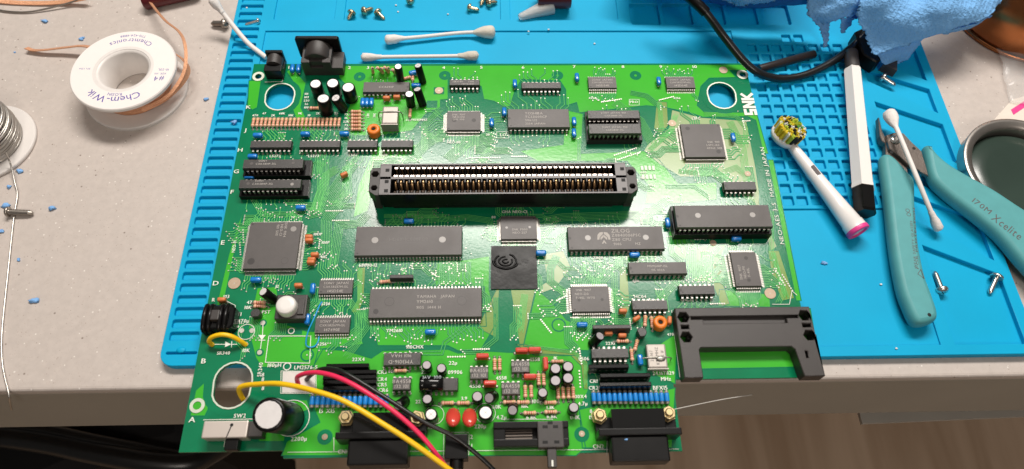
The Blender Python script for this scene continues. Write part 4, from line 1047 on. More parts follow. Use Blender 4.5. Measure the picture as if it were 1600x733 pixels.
# ------------------------------------------------------------------ white print of the board
for t, px, py in (('1', 451.5, 106), ('2', 546, 106.5), ('3', 575, 106.5), ('4', 693, 106.5), ('5', 752, 106), ('6', 817, 106), ('7', 897, 105), ('8', 973, 105), ('9', 1032, 105), ('10', 1085, 105)): T(t, px, py, 2.2, sx=1.2)
for t, px, py in (('K', 388.5, 168), ('J', 383.5, 204), ('H', 375.5, 235), ('G', 369.5, 268.5), ('F', 363, 300.5), ('E', 348.5, 379.5), ('D', 337.5, 443), ('B', 318.5, 564.5), ('A', 300.5, 656)): T(t, px, py, 2.5, sx=1.25)
# maker's name along the right edge, reading upwards: heavy strokes
def stroke_letters():
    x0, yb = B2(1164, 180.5); h = 8.2; wS = 5.4
    def seg(pts, w): ribbon(silk, [(x0 + q[1]*-1 + 4.4, yb + q[0]) for q in pts], w, sz())
    # letter space: q[0] along the word (upwards on the board), q[1] letter height (towards the left)
    w = 1.75
    seg([(0, -3.2+w/2), (4.6, -3.2+w/2)], w); seg([(0, .3), (4.6, .3)], w); seg([(0, 3.8), (4.6, 3.8)], w); seg([(4.6-w/2, -3.2), (4.6-w/2, .3)], w); seg([(w/2, .3), (w/2, 4.2)], w)
    seg([(6.1, -3.2), (6.1, 4.6)], w); seg([(6.0, 4.2), (10.1, -2.8)], w); seg([(10.0, -3.2), (10.0, 4.6)], w)
    seg([(12.2, -3.2), (12.2, 4.6)], w); seg([(12.6, .4), (16.4, 4.3)], w); seg([(12.8, 1.0), (16.6, -3.0)], w)
stroke_letters()
def along(t, p0, p1, h):
    a, b_ = Vector(B2(*p0)), Vector(B2(*p1)); d = b_ - a
    c = (a+b_)/2; wtot = (sum(GL[q][2] if q in GL else .28 for q in t) + .14*(len(t)-1))*h/.7
    silk.text(t, c.x, c.y, .43, h, math.atan2(d.y, d.x), 0, 'C', d.length/wtot)
along('NEO-AES 3-5  MADE IN JAPAN', (1222, 382), (1190, 231), 2.3)
for t, px, py, h in (('SW2', 375, 650, 1.9), ('2200µ', 467, 686, 2.0), ('180µH', 429, 571, 1.9), ('LM2576-5', 478, 574.5, 1.9), ('470µ', 380.5, 502, 1.9), ('T1', 374, 491.5, 1.9), ('103', 354, 464, 1.8), ('103', 347, 521, 1.8), ('10K', 385, 548, 1.8),
                     ('R', 334, 469, 2.0), ('47', 390, 473, 1.8), ('10K', 388, 481, 1.8), ('+', 372.5, 511, 1.8), ('CN1', 535, 706, 1.8), ('CN2', 934.5, 698, 1.9), ('SR340', 349.5, 552, 1.7), ('PST', 416, 488, 1.8), ('J2', 433, 448, 1.6),
                     ('YM2610', 616, 517, 1.8), ('910CHX', 648, 542.5, 1.8), ('68000-12', 575, 415, 1.8), ('Z80B', 934, 403.5, 1.7), ('6116', 993, 439, 1.7), ('HC04', 1000, 464, 1.8), ('HC32', 1075, 469, 1.7), ('22µ', 707.5, 567.5, 1.9), ('09906', 711, 582, 1.9),
                     ('4558', 742, 603.5, 1.9), ('4558', 835, 562, 1.8), ('4558', 783, 591, 1.8), ('220µ', 677, 667.5, 1.9), ('220µ', 750, 666.5, 1.9), ('4.7µ', 783, 652.5, 1.9), ('100µ', 839, 627.5, 1.9), ('60K', 776, 636, 1.8), ('6.8K', 830, 652.5, 1.8), ('6.8K', 862, 651, 1.8),
                     ('10K', 820, 635, 1.7), ('1.3K', 860, 637, 1.7), ('1K', 868, 560, 1.6), ('100X4', 906, 620, 1.7), ('4.7µ', 910, 631, 1.8), ('0-1K', 898, 652.5, 1.9), ('3.9', 725, 623, 1.7), ('22X4', 560, 562, 1.8), ('CR3', 597, 582, 1.8), ('CR4', 597, 593, 1.8), ('CR5', 597, 601.5, 1.8), ('CR6', 599, 610, 1.8),
                     ('LS06', 912, 561, 1.8), ('22X1', 953, 537, 1.6), ('CR1', 927, 596, 1.8), ('CR2', 927, 606.5, 1.8), ('BFX15', 1031, 606.5, 2.0), ('15 X15', 511, 642.5, 2.0), ('24.167829', 1036, 583.5, 1.8), ('MHz', 1040, 592.5, 1.9), ('22', 662, 582, 1.7), ('22', 653, 628, 1.7),
                     ('470', 1047, 523, 1.5), ('8', 923, 643, 1.8), ('15', 923, 652.5, 1.8), ('5', 691, 674.5, 1.9), ('2', 736.5, 683, 2.0), ('1', 737, 697, 1.9), ('3', 689, 633, 1.7), ('60K', 613, 580.5, 1.6),
                     ('LS273', 430, 244.5, 1.7), ('LS273', 490, 244.5, 1.7), ('LS157', 552, 243, 1.6), ('LS00', 599, 243, 1.6), ('NEO-E0', 709, 223, 1.6), ('LO', 786, 211.5, 2.0), ('LSPC', 1087, 186, 1.6), ('4256', 925, 154, 1.5), ('4256', 1057, 154, 1.5), ('PRO', 990, 160, 1.8), ('3.579545MHZ', 651, 188, 1.5),
                     ('531004', 1094, 373.5, 1.7), ('NEO-C1', 812, 331.5, 1.7), ('CHA', 791, 331.5, 1.7), ('10DP', 497, 366.5, 1.6), ('100P', 509, 379.5, 1.6), ('101', 505, 402, 1.6), ('6256', 509, 475, 1.6), ('6256', 503, 538, 1.6), ('5', 485, 555, 1.6), ('30', 762, 211, 1.6), ('51', 889, 436, 1.5), ('80', 771, 340, 1.5),
                     ('1', 854, 343, 1.4), ('680', 1005, 270, 1.5), ('680', 1005, 278, 1.5), ('101', 1016, 290, 1.5), ('GEN', 581, 97.8, 1.2)):
    if t == 'GEN': continue
    T(t, px, py, h)
T('NEO-91', 366, 386, 1.6, 90); T('SR340', 406.5, 578, 1.9, 90); T('1K', 394, 404, 1.4, 90)
for i, px in enumerate(range(399, 530, 14)): T(('470', '47', '2K', '68K', '10K', '9K', '10', '2K', '2K', '22')[i], px, 181 - (i % 2)*3, 1.5)
for i in range(6): T(('75', '75', '1K', '22K', '75', '2K')[i], 541, 174 + 5.6*i, 1.5)
for i in range(5): T(('101', '103', '220', '56', '100')[i], 479, 147.5 + 5.3*i, 1.5)
for i in range(3):
    T(('1.8K', '39K', '150')[i], 575 + 10*i, 181, 1.4, 90)
# outlines
SL([(420.5, 525.5), (486, 525.5), (484, 568), (415, 566.5)], .35, True)
SL([(439.5, 580), (494, 581), (494.5, 615), (439, 615)], .3, True)
SL([(345, 466), (368.5, 478), (363, 515), (331.5, 514.5)], .3, False); SL([(336, 538.5), (352, 538.5)], .35); SL([(362, 538.5), (371, 538.5)], .35)
silk.poly([B2(352.5, 534), B2(361.5, 538.5), B2(352, 543)][::-1], .44); SL([(362.5, 533.5), (362, 543.5)], .4)
SL([(411.3, 507), (410.6, 524)], .35); silk.poly([B2(404, 524), B2(415.5, 524), B2(409.5, 532)][::-1], .441); SL([(404, 532), (415, 532)], .4); SL([(409.3, 532), (407.2, 546)], .35)
sring(385.5, 519, 3.9, .3); sring(455.5, 653.5, 8.4, .35); sring(679, 648.5, 4.4, .25); sring(758.5, 646, 4.7, .25); sring(455.5, 517.5, 1.2, .5); sring(449, 573, 1.5, .5)
for px, py in ((330.5, 538.5), (384.5, 538.5), (411, 505), (406, 551), (378, 517), (394, 517)): dk.disc(*B2(px, py), nz(), 2.0, 16); cp_ = B2(px, py); via.disc(cp_[0], cp_[1], .45, 1.25, 14)
for k in range(4): T('8', 411, 586 + 7.0*k, 1.9)
dk.poly([B2(439, 513.5), B2(473, 513.5), B2(471.5, 523), B2(437.5, 523)][::-1], nz()); dk.poly([B2(430, 568), B2(470, 568), B2(470, 578), B2(428, 578)][::-1], nz())
SL([(693.5, 678), (693, 716)], .25); SL([(733, 678), (732.5, 712)], .25); SL([(695, 676), (733, 676)], .2); SL([(783, 655.5), (864, 655.5)], .25); SL([(948.5, 681), (948, 712)], .3); SL([(522, 684), (522, 705)], .3)
SL([(446, 103), (441.5, 128), (414, 129)], .35); SL([(318, 656.5), (402, 655)], .3); SL([(402.5, 684), (405, 671)], .3); SL([(352, 687), (350.5, 698), (355, 698)], .25)
SL([(1049, 485), (1062, 590)], .3); SL([(1206, 476), (1233, 476), (1237, 455), (1245, 462)], .3)
SL([(776, 206.5), (795, 206.5), (795, 216.5), (776, 216.5)], .25, True); SL([(983, 156), (998.5, 156), (998.5, 165), (983, 165)], .25, True)
SL([(449.5, 707), (917, 703)], .25); SL([(912, 703), (1060, 702)], .25)
for k in range(8):
    a = B2(1001, 262); silk.poly([(a[0]+2.2*(k % 4), a[1]-2-6*(k//4)), (a[0]+2.2*(k % 4)+1.4, a[1]-2-6*(k//4)), (a[0]+2.2*(k % 4)+1.4, a[1]-6*(k//4)+1), (a[0]+2.2*(k % 4), a[1]-6*(k//4)+1)], .44)
silk.build('white_print', 'silk', pcb)['kind'] = 'stuff'

# ------------------------------------------------------------------ tracks
def fan(pl, d, k):
    """nested parallel tracks that leave a row of pins, jog by 45 degrees together and end on vias"""
    d = Vector(d); s = Vector((-d.y, d.x)); n = len(pl)
    groups = []; i = 0
    while i < n:
        c = min(n-i, random.choice((3, 4, 5, 6, 8))); groups.append((i, c)); i += c
    for (i0, c) in groups:
        if random.random() < .16: continue
        sg = random.choice((-1, 1)); jog = random.uniform(1.2, 4.5)*k; l0 = random.uniform(.8, 2.4); l2 = random.uniform(1.0, 6.0)*k
        step = abs((Vector(pl[min(n-1, i0+1)]) - Vector(pl[i0])).dot(s)) or 1.2
        for j in range(c):
            p = Vector(pl[i0+j])
            ordv = j if (sg*(Vector(pl[-1])-Vector(pl[0])).dot(s)) < 0 else c-1-j
            a = p + d*(l0 + ordv*step*.42); b_ = a + d*jog + s*sg*jog; e = b_ + d*(l2 + (j % 2)*1.3)
            if random.random() < .25: track([p, p + d*(l0+jog*.6)], .3, .25); continue
            track([p, a, b_, e], .3, .25)
for P, w in EDGES: ribbon(gaps, P, w, nz())
for pl, d, k in FANS: fan(pl, d, k)
for pts, n, pt in (([(640, 250), (668, 222), (700, 206)], 9, .85), ([(700, 250), (730, 222), (775, 214)], 9, .85), ([(752, 250), (765, 236), (800, 236)], 6, .85), ([(663, 235), (663, 196), (690, 170)], 5, .8),
                   ([(552, 255), (500, 330), (478, 335)], 8, .9), ([(545, 300), (510, 345), (510, 400)], 7, .9), ([(575, 335), (560, 350), (530, 352), (520, 420)], 6, .9), ([(505, 250), (505, 300), (492, 335)], 8, .9),
                   ([(600, 338), (700, 338)], 4, .7), ([(640, 346), (730, 340), (765, 345), (772, 380)], 5, .8), ([(850, 345), (880, 340), (1010, 336), (1046, 310)], 6, .9), ([(990, 345), (1010, 330), (1040, 330)], 5, .9),
                   ([(588, 425), (588, 440)], 4, 1.3), ([(700, 405), (700, 446)], 9, 1.1), ([(733, 410), (733, 446)], 2, 1.4), ([(575, 480), (575, 510), (560, 530), (535, 545)], 4, .9),
                   ([(1065, 430), (1030, 470), (1020, 500)], 5, .9), ([(1080, 380), (1080, 440)], 6, 1.0), ([(1125, 385), (1110, 400), (1110, 445)], 4, .9), ([(1205, 330), (1205, 395), (1225, 455), (1215, 475)], 4, .8),
                   ([(960, 425), (960, 505), (945, 512)], 4, .9), ([(870, 400), (860, 420), (860, 440), (885, 460)], 5, .85), ([(775, 465), (775, 530), (750, 550), (720, 550)], 3, 1.0), ([(735, 505), (695, 535), (690, 552), (640, 552)], 2, 1.6),
                   ([(1040, 292), (1085, 292), (1110, 310)], 3, 1.0), ([(1140, 190), (1160, 230), (1165, 270)], 6, .8), ([(1130, 270), (1150, 262), (1165, 275), (1180, 340)], 5, .8), ([(960, 160), (1000, 190), (1020, 225)], 8, .8),
                   ([(985, 145), (1010, 150), (1035, 170)], 4, 1.0), ([(1100, 178), (1150, 182), (1165, 200), (1165, 230)], 4, .8), ([(395, 310), (410, 335), (470, 335)], 4, .9), ([(540, 260), (540, 295), (525, 320)], 5, .8),
                   ([(420, 200), (440, 220)], 5, 1.6), ([(480, 198), (500, 218)], 6, 1.6), ([(560, 244), (545, 262), (545, 310)], 4, .9), ([(830, 415), (850, 370), (870, 345)], 3, .9), ([(905, 250), (905, 215)], 2, 1.2),
                   ([(640, 520), (640, 540)], 2, 1.2), ([(545, 470), (560, 490), (560, 535), (540, 560)], 5, .8), ([(820, 460), (812, 520)], 7, .55), ([(1030, 160), (1034, 205)], 5, .6), ([(1060, 268), (1130, 274), (1170, 310)], 6, .55), ([(1015, 235), (1048, 205), (1056, 178)], 6, .55), ([(563, 420), (562, 470), (553, 486)], 5, .5), ([(1208, 395), (1218, 435), (1230, 468)], 5, .55), ([(492, 330), (510, 275), (530, 262)], 9, .6), ([(825, 541), (898, 551), (915, 570), (915, 605)], 4, .5)):
    bundle(pts, n, pt, .26, .22 if pt > .82 else 0, pt > .82, 1.0)
random.seed(23)
for i in range(95):                         # further routing between the chips
    px, py = random.uniform(375, 1200), random.uniform(205, 520)
    x, y = B2(px, py)
    if 560 < px < 770 and 505 < py: continue
    if py > 470 and px > 1040: continue
    d = Vector(random.choice(((1, 0), (0, -1), (0, -1), (-1, 0)))); s_ = Vector((-d.y, d.x))*random.choice((-1, 1)); n = random.choice((3, 4, 5, 7))
    a, b_, c = random.uniform(3, 11), random.uniform(2, 7), random.uniform(2, 9)
    P = [Vector((x, y))]; P.append(P[-1] + d*a); P.append(P[-1] + (d+s_)*b_*.7); P.append(P[-1] + d*c)
    if any(not (5 < q.x < 300 and -195 < q.y < -28) for q in P): continue
    for k in range(n):
        off = offset_open([(q.x, q.y) for q in P], (k - (n-1)/2)*.95); e = (Vector(off[-1]) - Vector(off[-2])).normalized()*(k % 3)*1.1
        off[-1] = (off[-1][0]-e.x, off[-1][1]-e.y); track(off, .28, .2, True); dot(*off[0], .32)
def vias(px, py, n, dx, dy):
    x, y = B2(px, py)
    for i in range(n): dot(x + dx*i, y + dy*i, .45)
for px, py, n, dx, dy in ((735, 247, 14, 1.3, 0), (800, 245, 8, 1.2, 0), (700, 558, 8, 1.2, 0), (965, 250, 12, 1.2, .45), (960, 243, 12, 1.2, .45), (1030, 157, 10, 1.0, .3), (1160, 186, 6, 0, -1.6), (1160, 190, 5, 1.1, .1), (740, 546, 8, 1.1, 0), (905, 545, 7, .1, -1.3), (905, 580, 6, 0, -1.6), (878, 490, 5, 1.1, .2),
                          (870, 470, 6, 1, .5), (1110, 475, 7, 1.2, 0), (1210, 420, 8, .5, -1.4), (1222, 430, 8, .5, -1.3), (890, 378, 0, 0, 0), (510, 330, 9, 1.1, 0), (520, 345, 9, 1.1, 0), (500, 375, 5, 0, -1.3), (375, 380, 6, .3, -1.4), (380, 360, 6, .3, -1.5), (1010, 470, 5, 1.2, 0), (585, 250, 5, 1.2, 0), (625, 222, 6, 0, -1.3), (940, 160, 12, 1.1, .2), (845, 500, 8, .7, -1.0)):
    vias(px, py, n, dx, dy)
for i in range(130):
    px, py = random.uniform(370, 1210), random.uniform(150, 500)
    x, y = B2(px, py)
    if 4 < x < 300 and not any((x-o[0])**2 + (y-o[1])**2 < 200 for o in oval): dot(x, y, .30)
pour.build('copper_pour', 'pour', pcb)['kind'] = 'stuff'
bus.build('track_bus', ['olive', 'tan'], pcb)['kind'] = 'stuff'
gaps.build('track_gaps', 'sub', pcb)['kind'] = 'stuff'
trc.build('tracks', 'trace', pcb)['kind'] = 'stuff'
dk.build('pour_clearances', 'sub', pcb)['kind'] = 'stuff'
via.build('solder_dots', 'solder', pcb)['kind'] = 'stuff'
# trimmed lead ends under the board, which carry it on the mat
ld = MB()
for x, y in LEADS[::2]: ld.rod((x, y, ZB), (x, y, ZW), [(0, .75), (1.2, .45), (abs(ZW-ZB), .3)], 5)
for x, y, r in FOOT: ld.rod((x-.8, y, ZB), (x-.8, y, ZW), [(0, .75), (1.2, .45), (abs(ZW-ZB), .3)], 5)
ld.build('trimmed_leads', 'solder', pcb)['kind'] = 'stuff'

# ================================================================== loose wires soldered at one end
def wire(name, pts, r, m_, label):
    p = smooth_path([tuple(B(*q)) for q in pts], 8)
    t = thing(name, label, 'wire', B(*pts[0])); MB().tube(p, r, 10).build('insulation', m_, t)
    q0, q1 = p[0], p[1]
    return tag(t, label, 'wire', 'wires leading off the front of the board')
wire('wire', ((387, 634, -6), (377, 619, -1), (373.5, 607.5, 4), (382, 602.5, 7), (402, 600.5, 11), (440, 600, 18), (490, 610.5, 24), (540, 628, 26), (600, 663.5, 24), (650, 696, 20), (705, 736, 12), (760, 775, 4)), 1.25, 'yellow_wire', 'yellow wire coming up through the oval hole and crossing the board to the front edge')
wire('wire', ((466, 600, .5), (464, 592, 4), (467, 587.5, 8), (480, 583, 12), (500, 582.5, 16), (530, 590.5, 20), (570, 611.5, 22), (620, 646.5, 20), (660, 683, 16), (690, 721, 10), (710, 746, 4)), 1.15, 'magenta_wire', 'magenta wire arching from the bare metal pad to the front edge')
wire('wire', ((479, 593, .5), (486, 586, 6), (500, 577.5, 12), (520, 577, 17), (545, 586, 20), (600, 620, 20), (660, 658, 17), (710, 683, 13), (750, 714, 8), (785, 748, 2)), 1.1, 'black_wire', 'black wire running from the bare metal pad over the headphone jack')

# ================================================================== loose things on the bench
M['paper_stick'] = mat('white_paper_stick', (0.78, 0.74, 0.71), 0.6, var=0.04)
M['cotton'] = mat('cotton', (0.76, 0.72, 0.69), 0.9, var=0.10, scale=500, bump=1.0, bscale=900)
M['cotton_used'] = mat('used_cotton', (0.64, 0.60, 0.52), 0.9, var=0.25, scale=260, bump=1.0, bscale=900)
def swab(pts, r, label, tips, grp):
    """pts = pixel, pixel, height; tips = (length, radius, material) at the start and at the end"""
    P = [Vector(B(*p)) for p in pts]; p = smooth_path([tuple(q) for q in P], 6)
    t = thing('cotton_swab', label, 'cotton swab', P[len(P)//2], grp)
    MB().tube(p, r, 10).build('stick', 'paper_stick', t)
    for end, spec in zip((0, -1), tips):
        if not spec: continue
        L, R_, mm = spec
        q = p[end]; d = ((p[1]-p[0]) if end == 0 else (p[-2]-p[-1])).normalized()
        m = MB().rod(q - d*1.5, q + d, [(0, R_*.35), (.5, R_*.7), (1.4, R_*.95), (3.0, R_), (L*.5, R_*.92), (L*.75, R_*.62), (L, r*1.1)], 16)
        m.v = [tuple(Vector(v) + Vector((noise.noise(Vector(v)*.9), noise.noise(Vector(v)*.9+Vector((9, 0, 0))), noise.noise(Vector(v)*.9+Vector((0, 9, 0)))))*.45) for v in m.v]
        m.build('cotton_tip', mm, t)
    return t
g = 'cotton swabs scattered round the board'
swab(((332, 0, ZT+22), (356, 30, ZT+14), (385, 65, ZT+8), (408, 84, ZT+6.5), (416, 90, ZT+6)), 1.55, 'bent white cotton swab reaching from the table to the black power jack', ((11, 3.0, 'cotton'), None), g)
swab(((605, 62, -1.6), (660, 57.5, -2.4), (720, 51.5, -2.4), (770, 50, -1.2)), 1.25, 'white cotton swab with two fluffy worn tips, farther of the two behind the board', ((13, 3.1, 'cotton'), (14, 4.2, 'cotton_used')), g)
swab(((568, 89.5, -1.9), (620, 88.8, -2.6), (690, 88, -2.6), (744, 87, -1.6)), 1.25, 'white cotton swab lying close along the back edge of the board', ((13, 2.7, 'cotton'), (13, 3.0, 'cotton_used')), g)
swab(((1390, 178, 6), (1404, 208, 10), (1432, 276, 11), (1452, 325, 6), (1466, 357, 0)), 1.35, 'cotton swab lying across the jaws of the green cutters', ((14, 4.0, 'cotton'), (12, 2.8, 'cotton')), g)

M['steel'] = mat('bright_steel', (0.70, 0.67, 0.63), 0.25, 0.95, var=0.15, scale=700)
M['steel_dark'] = mat('dull_steel', (0.40, 0.36, 0.32), 0.35, 0.9, var=0.2, scale=700)
M['goldscrew'] = mat('yellow_zinc_steel', (0.62, 0.50, 0.32), 0.27, 0.9, var=0.25, scale=700)
def screw(px, py, tx, ty, z, r, hr, mm, label, grp, head=2.2, z2=None, cat='screw'):
    """head at (px, py), tip towards (tx, ty)"""
    a = Vector(B(px, py, z + hr)); b_ = Vector(B(tx, ty, (z + r) if z2 is None else z2)); d = (b_-a).normalized(); L = (b_-a).length
    t = thing('screw', label, cat, (a.x, a.y, z), grp)
    prof = []; k = .0
    while k < L - r*.9: prof += [(k, r), (k+.35, r*.78)]; k += .75
    prof += [(L - r*.5, r*.7), (L, r*.3)]
    MB().rod(a, b_, prof, 12).build('shank', mm, t)
    h = MB().rod(a - d*head, a + d*.1, [(0, hr*.45), (head*.22, hr*.78), (head*.55, hr*.97), (head, hr), (head+.1, hr*.9)], 16)
    u = d.orthogonal().normalized(); w = d.cross(u); c = a - d*(head+.03)
    h.build('head', mm, t)
    m = MB()
    for e, f_ in ((u, w), (w, u)): m.add([c-e*hr*.42-f_*.22, c+e*hr*.42-f_*.22, c+e*hr*.42+f_*.22, c-e*hr*.42+f_*.22], [(0, 1, 2, 3)])
    m.build('cross_recess', 'hole', t)
g = 'screws lying about the bench'; RZ = ZW
screw(549, 21, 544, 31, RZ, 1.5, 2.9, 'goldscrew', 'yellowish screw standing leftmost of the three loose ones in the rear tray', g)
screw(570, 17, 583, 13, RZ, 1.5, 3.0, 'goldscrew', 'yellowish screw in the middle of the three loose ones in the rear tray', g)
screw(591, 20, 601, 31, RZ, 1.4, 2.9, 'goldscrew', 'yellowish screw tipped to the lower right, rightmost of the trio in the rear tray', g)
screw(735, 12, 749, 16, RZ, 1.4, 2.6, 'goldscrew', 'yellowish screw lying apart just left of the clear nozzle', g)
screw(755, -2, 751, 9, RZ, 1.4, 2.8, 'goldscrew', 'yellowish screw pointing toward the viewer at the very top of the tray', g)
screw(765, 4, 777, 3, RZ, 1.5, 2.9, 'goldscrew', 'yellowish screw at the top of the tray beside the clear nozzle', g)
screw(641, 1, 647, -5, RZ, 1.5, 2.9, 'goldscrew', 'yellowish screw cut by the top of the picture above the far swab', g)
screw(403, 33, 383, 39, ZW, 1.1, 2.1, 'steel', 'small bright screw lying across the slots of the mat', g, 1.2)
screw(349, 37, 330, 37, ZT, 2.0, 3.2, 'steel_dark', 'stubby dull screw on the table under the bent swab', g, 3.0)
screw(14, 331, 52, 333, ZT, 1.7, 2.9, 'steel_dark', 'long dull screw on the table beside the solder strand', g, 2.0)
screw(1381, 122, 1399, 134, ZR+1.6, 1.6, 3.0, 'steel', 'short bright screw in the tray below the paper towel', g)
screw(1471, 452, 1460, 424, ZR, 1.5, 3.4, 'steel', 'long screw with a dark domed head below the cotton swab', g, 2.4)
screw(1557, 434, 1546, 459, ZR, 1.4, 3.4, 'steel', 'bright domed screw in the right front corner of the mat', g, 2.2)

# ---- desoldering braid spool
M['label_white'] = mat('white_paper_label', (0.84, 0.79, 0.76), 0.45, var=0.03)
M['ink'] = mat('violet_ink', (0.09, 0.06, 0.36), 0.6, var=0.1)
M['braid'] = mat('copper_braid', (0.86, 0.42, 0.24), 0.42, 0.5, var=0.25, scale=900, bump=0.9, bscale=2600)
M['flange'] = mat('white_spool_plastic', (0.74, 0.70, 0.67), 0.4, var=0.04)
hz = 20.0
cT = B(192.5, 108, ZT+hz); rS = 30.6
cx, cy = cT.x, cT.y
sp = thing('braid_spool', 'white spool of copper desoldering braid with violet print on its label', 'spool', (cx, cy, ZT))
def flange(z0, z1, nm):
    m = MB(); n = 56
    o_ = [(cx + rS*math.cos(2*math.pi*k/n), cy + rS*math.sin(2*math.pi*k/n)) for k in range(n)]
    h_ = [(cx + 15.4*math.cos(2*math.pi*k/n), cy + 15.4*math.sin(2*math.pi*k/n)) for k in range(n)]
    return m.plate(o_, z0, z1, 0, [h_], None, .5).build(nm, 'flange', sp)
flange(ZT, ZT+2.2, 'lower_flange'); up_ = flange(ZT+hz-2.2, ZT+hz, 'upper_flange')
MB().rod((cx, cy, ZT+.05), (cx, cy, ZT+hz-.4), [(0, 15.3), (hz-2, 15.3), (hz-1, 16.6), (hz-.4, 17.2), (hz-.4, 15.6), (hz-1.4, 14.0), (.3, 13.6)], 40, True, False).build('hub', 'flange', sp)
m = MB()
for k in range(5):
    z = ZT+3.9 + k*2.75; rr = 21.5 + random.uniform(-.6, .6)
    m.rod((cx, cy, z-1.3), (cx, cy, z+1.3), [(0, rr-.5), (.3, rr), (2.3, rr), (2.6, rr-.5)], 44, True, False)
m.rod((cx, cy, ZT+2.3), (cx, cy, ZT+hz-2.4), [(0, 20.4), (hz-4.7, 20.4)], 36, True, False).build('braid_winding', 'braid', sp)
lb = MB().ring(cx, cy, ZT+hz+.05, 17.6, rS-.7, 64); lab = lb.build('label', 'label_white', sp)
tx = MB()
def arctext(t, r, a_mid, h, inward=False, sx=1.0):
    sc = h/.7; adv = [(GL[c][2] if c in GL else .3) + .12 for c in t]; tot = sum(adv)*sc*sx; a = tot/2
    for c, w_ in zip(t, adv):
        mid = a - w_*sc*sx/2; th = (a_mid + mid/r) if not inward else (a_mid - mid/r)
        x, y = cx + r*math.cos(th), cy + r*math.sin(th)
        tx.text(c, x, y, ZT+hz+.09, h if True else h, th - math.pi/2 if not inward else th + math.pi/2, 0, 'C', sx) if c in GL else None
        a -= w_*sc*sx
arctext('Chem-Wik', 23.2, -math.pi/2 - .06, 4.6, False, 1.05)
arctext('ROSIN', 19.3, -math.pi/2 - .02, 2.0)
arctext('Chemtronics', 22.6, math.pi/2 + .0, 3.1, True, 1.05)
arctext('770-424-4888', 26.6, math.pi/2, 1.7, True)
for t, dx, dy, h in (('#4', 22.6, -7.4, 3.4), ('SIZE .100', 22.6, -3.6, 1.2), ('10-25L', 23.8, -.6, 1.6), ('5ft 1.5m', -22.6, .2, 1.3)):
    tx.text(t, cx+dx, cy+dy, ZT+hz+.09, h, math.pi)
tx.build('print', 'ink', lab)
def strip(name, pts, w, parent, m_='braid', th=.5, tilt=0.0):
    P = smooth_path([tuple(B(*p)) for p in pts], 8); m = MB(); vs = []
    for i, p in enumerate(P):
        d = (P[min(i+1, len(P)-1)] - P[max(i-1, 0)]).normalized(); s_ = Vector((0, 0, 1)).cross(d).normalized()
        s_ = (s_*math.cos(tilt) + Vector((0, 0, 1))*math.sin(tilt))*w/2; nn = d.cross(s_).normalized()*th/2
        vs += [p-s_-nn, p+s_-nn, p+s_+nn, p-s_+nn]
    fs = []
    for i in range(len(P)-1):
        a, b_ = i*4, i*4+4
        for k in range(4): fs.append((a+k, a+(k+1) % 4, b_+(k+1) % 4, b_+k))
    fs += [(3, 2, 1, 0), tuple(len(vs)-4+k for k in range(4))]
    m.add(vs, fs, 0, False); return m.build(name, m_, parent)
strip('braid_end', ((160, 78, ZT+9), (130, 72, ZT+7), (104, 74, ZT+5), (70, 78, ZT+3), (52, 78.5, ZT+2), (41, 75, ZT+2.5)), 3.2, sp, tilt=.5)
strip('braid_end', ((236, 165, ZT+9), (262, 150, ZT+12), (283, 122, ZT+15), (290, 98, ZT+18), (289, 70, ZT+20), (280, 50, ZT+18), (258, 32, ZT+14), (238, 8, ZT+8), (222, -15, ZT+4)), 1.9, sp, tilt=.7)
strip('braid_end', ((222, 172, ZT+6), (255, 156, ZT+8), (282, 132, ZT+9), (294, 110, ZT+10), (285, 92, ZT+11), (262, 78, ZT+11)), 3.0, sp, tilt=1.0)

wr = thing('braid_offcut', 'loose copper braid with a dark wire crossing the far left corner of the table', 'braid', B(60, 5, ZT))
strip('braid', ((-20, -2, ZT+2), (10, 3, ZT+1), (55, 5, ZT+1), (100, 3, ZT+2), (135, -3, ZT+5)), 3.4, wr)
MB().tube(smooth_path([tuple(B(*p)) for p in ((-20, 10, ZT+1), (5, 17, ZT+1), (40, 19, ZT+1), (72, 14, ZT+1.5), (110, 4, ZT+3), (140, -6, ZT+6))], 6), .6, 7).build('wire', 'steel_dark', wr)
# ---- dark red cap at the top edge
M['darkred'] = mat('dark_red_plastic', (0.10, 0.012, 0.016), 0.3, var=0.1)
c = B(246, -3, ZT+6); d = Vector((1, .35, 0)).normalized()
o = MB().rod(Vector((c.x, c.y, ZT+5)) - d*10, Vector((c.x, c.y, ZT+5)) + d*26, [(0, 3.5), (1.5, 5), (34, 5), (36, 4)], 20).build('marker', 'darkred', None)
tag(o, 'dark red marker end just showing at the top edge above the braid spool', 'marker')

# ---- solder spool at the left edge
M['solder_wire'] = mat('solder_wire', (0.55, 0.52, 0.48), 0.36, 0.95, var=0.15, scale=300)
c = B(-20, 222, ZT+2); cx2, cy2 = c.x, c.y
ss = thing('solder_spool', 'white reel of shiny solder wire cut off by the left picture edge', 'spool', (cx2, cy2, ZT))
MB().rod((cx2, cy2, ZT), (cx2, cy2, ZT+2.4), [(0, 26.4), (.4, 27), (2, 27), (2.4, 26.4)], 56).build('flange', 'flange', ss)
MB().rod((cx2, cy2, ZT+2.4), (cx2, cy2, ZT+24), [(0, 12), (21.6, 12)], 32).build('hub', 'flange', ss)
m = MB()
for lay in range(4):
    rr0 = 19.5 - lay*1.6
    for k in range(15 - lay):
        z = ZT+3.3+k*1.28; rr = rr0 + 1.4*math.sin(k/14*math.pi) + random.uniform(-.25, .25); tl = random.uniform(-.06, .06)
        ph = random.uniform(0, 6)
        m.tube([(cx2 + rr*math.cos(t), cy2 + rr*math.sin(t), z + rr*tl*math.sin(t+ph)) for t in [2*math.pi*j/40 for j in range(41)]], .62, 6)
m.build('solder_winding', 'solder_wire', ss)['kind'] = 'stuff'
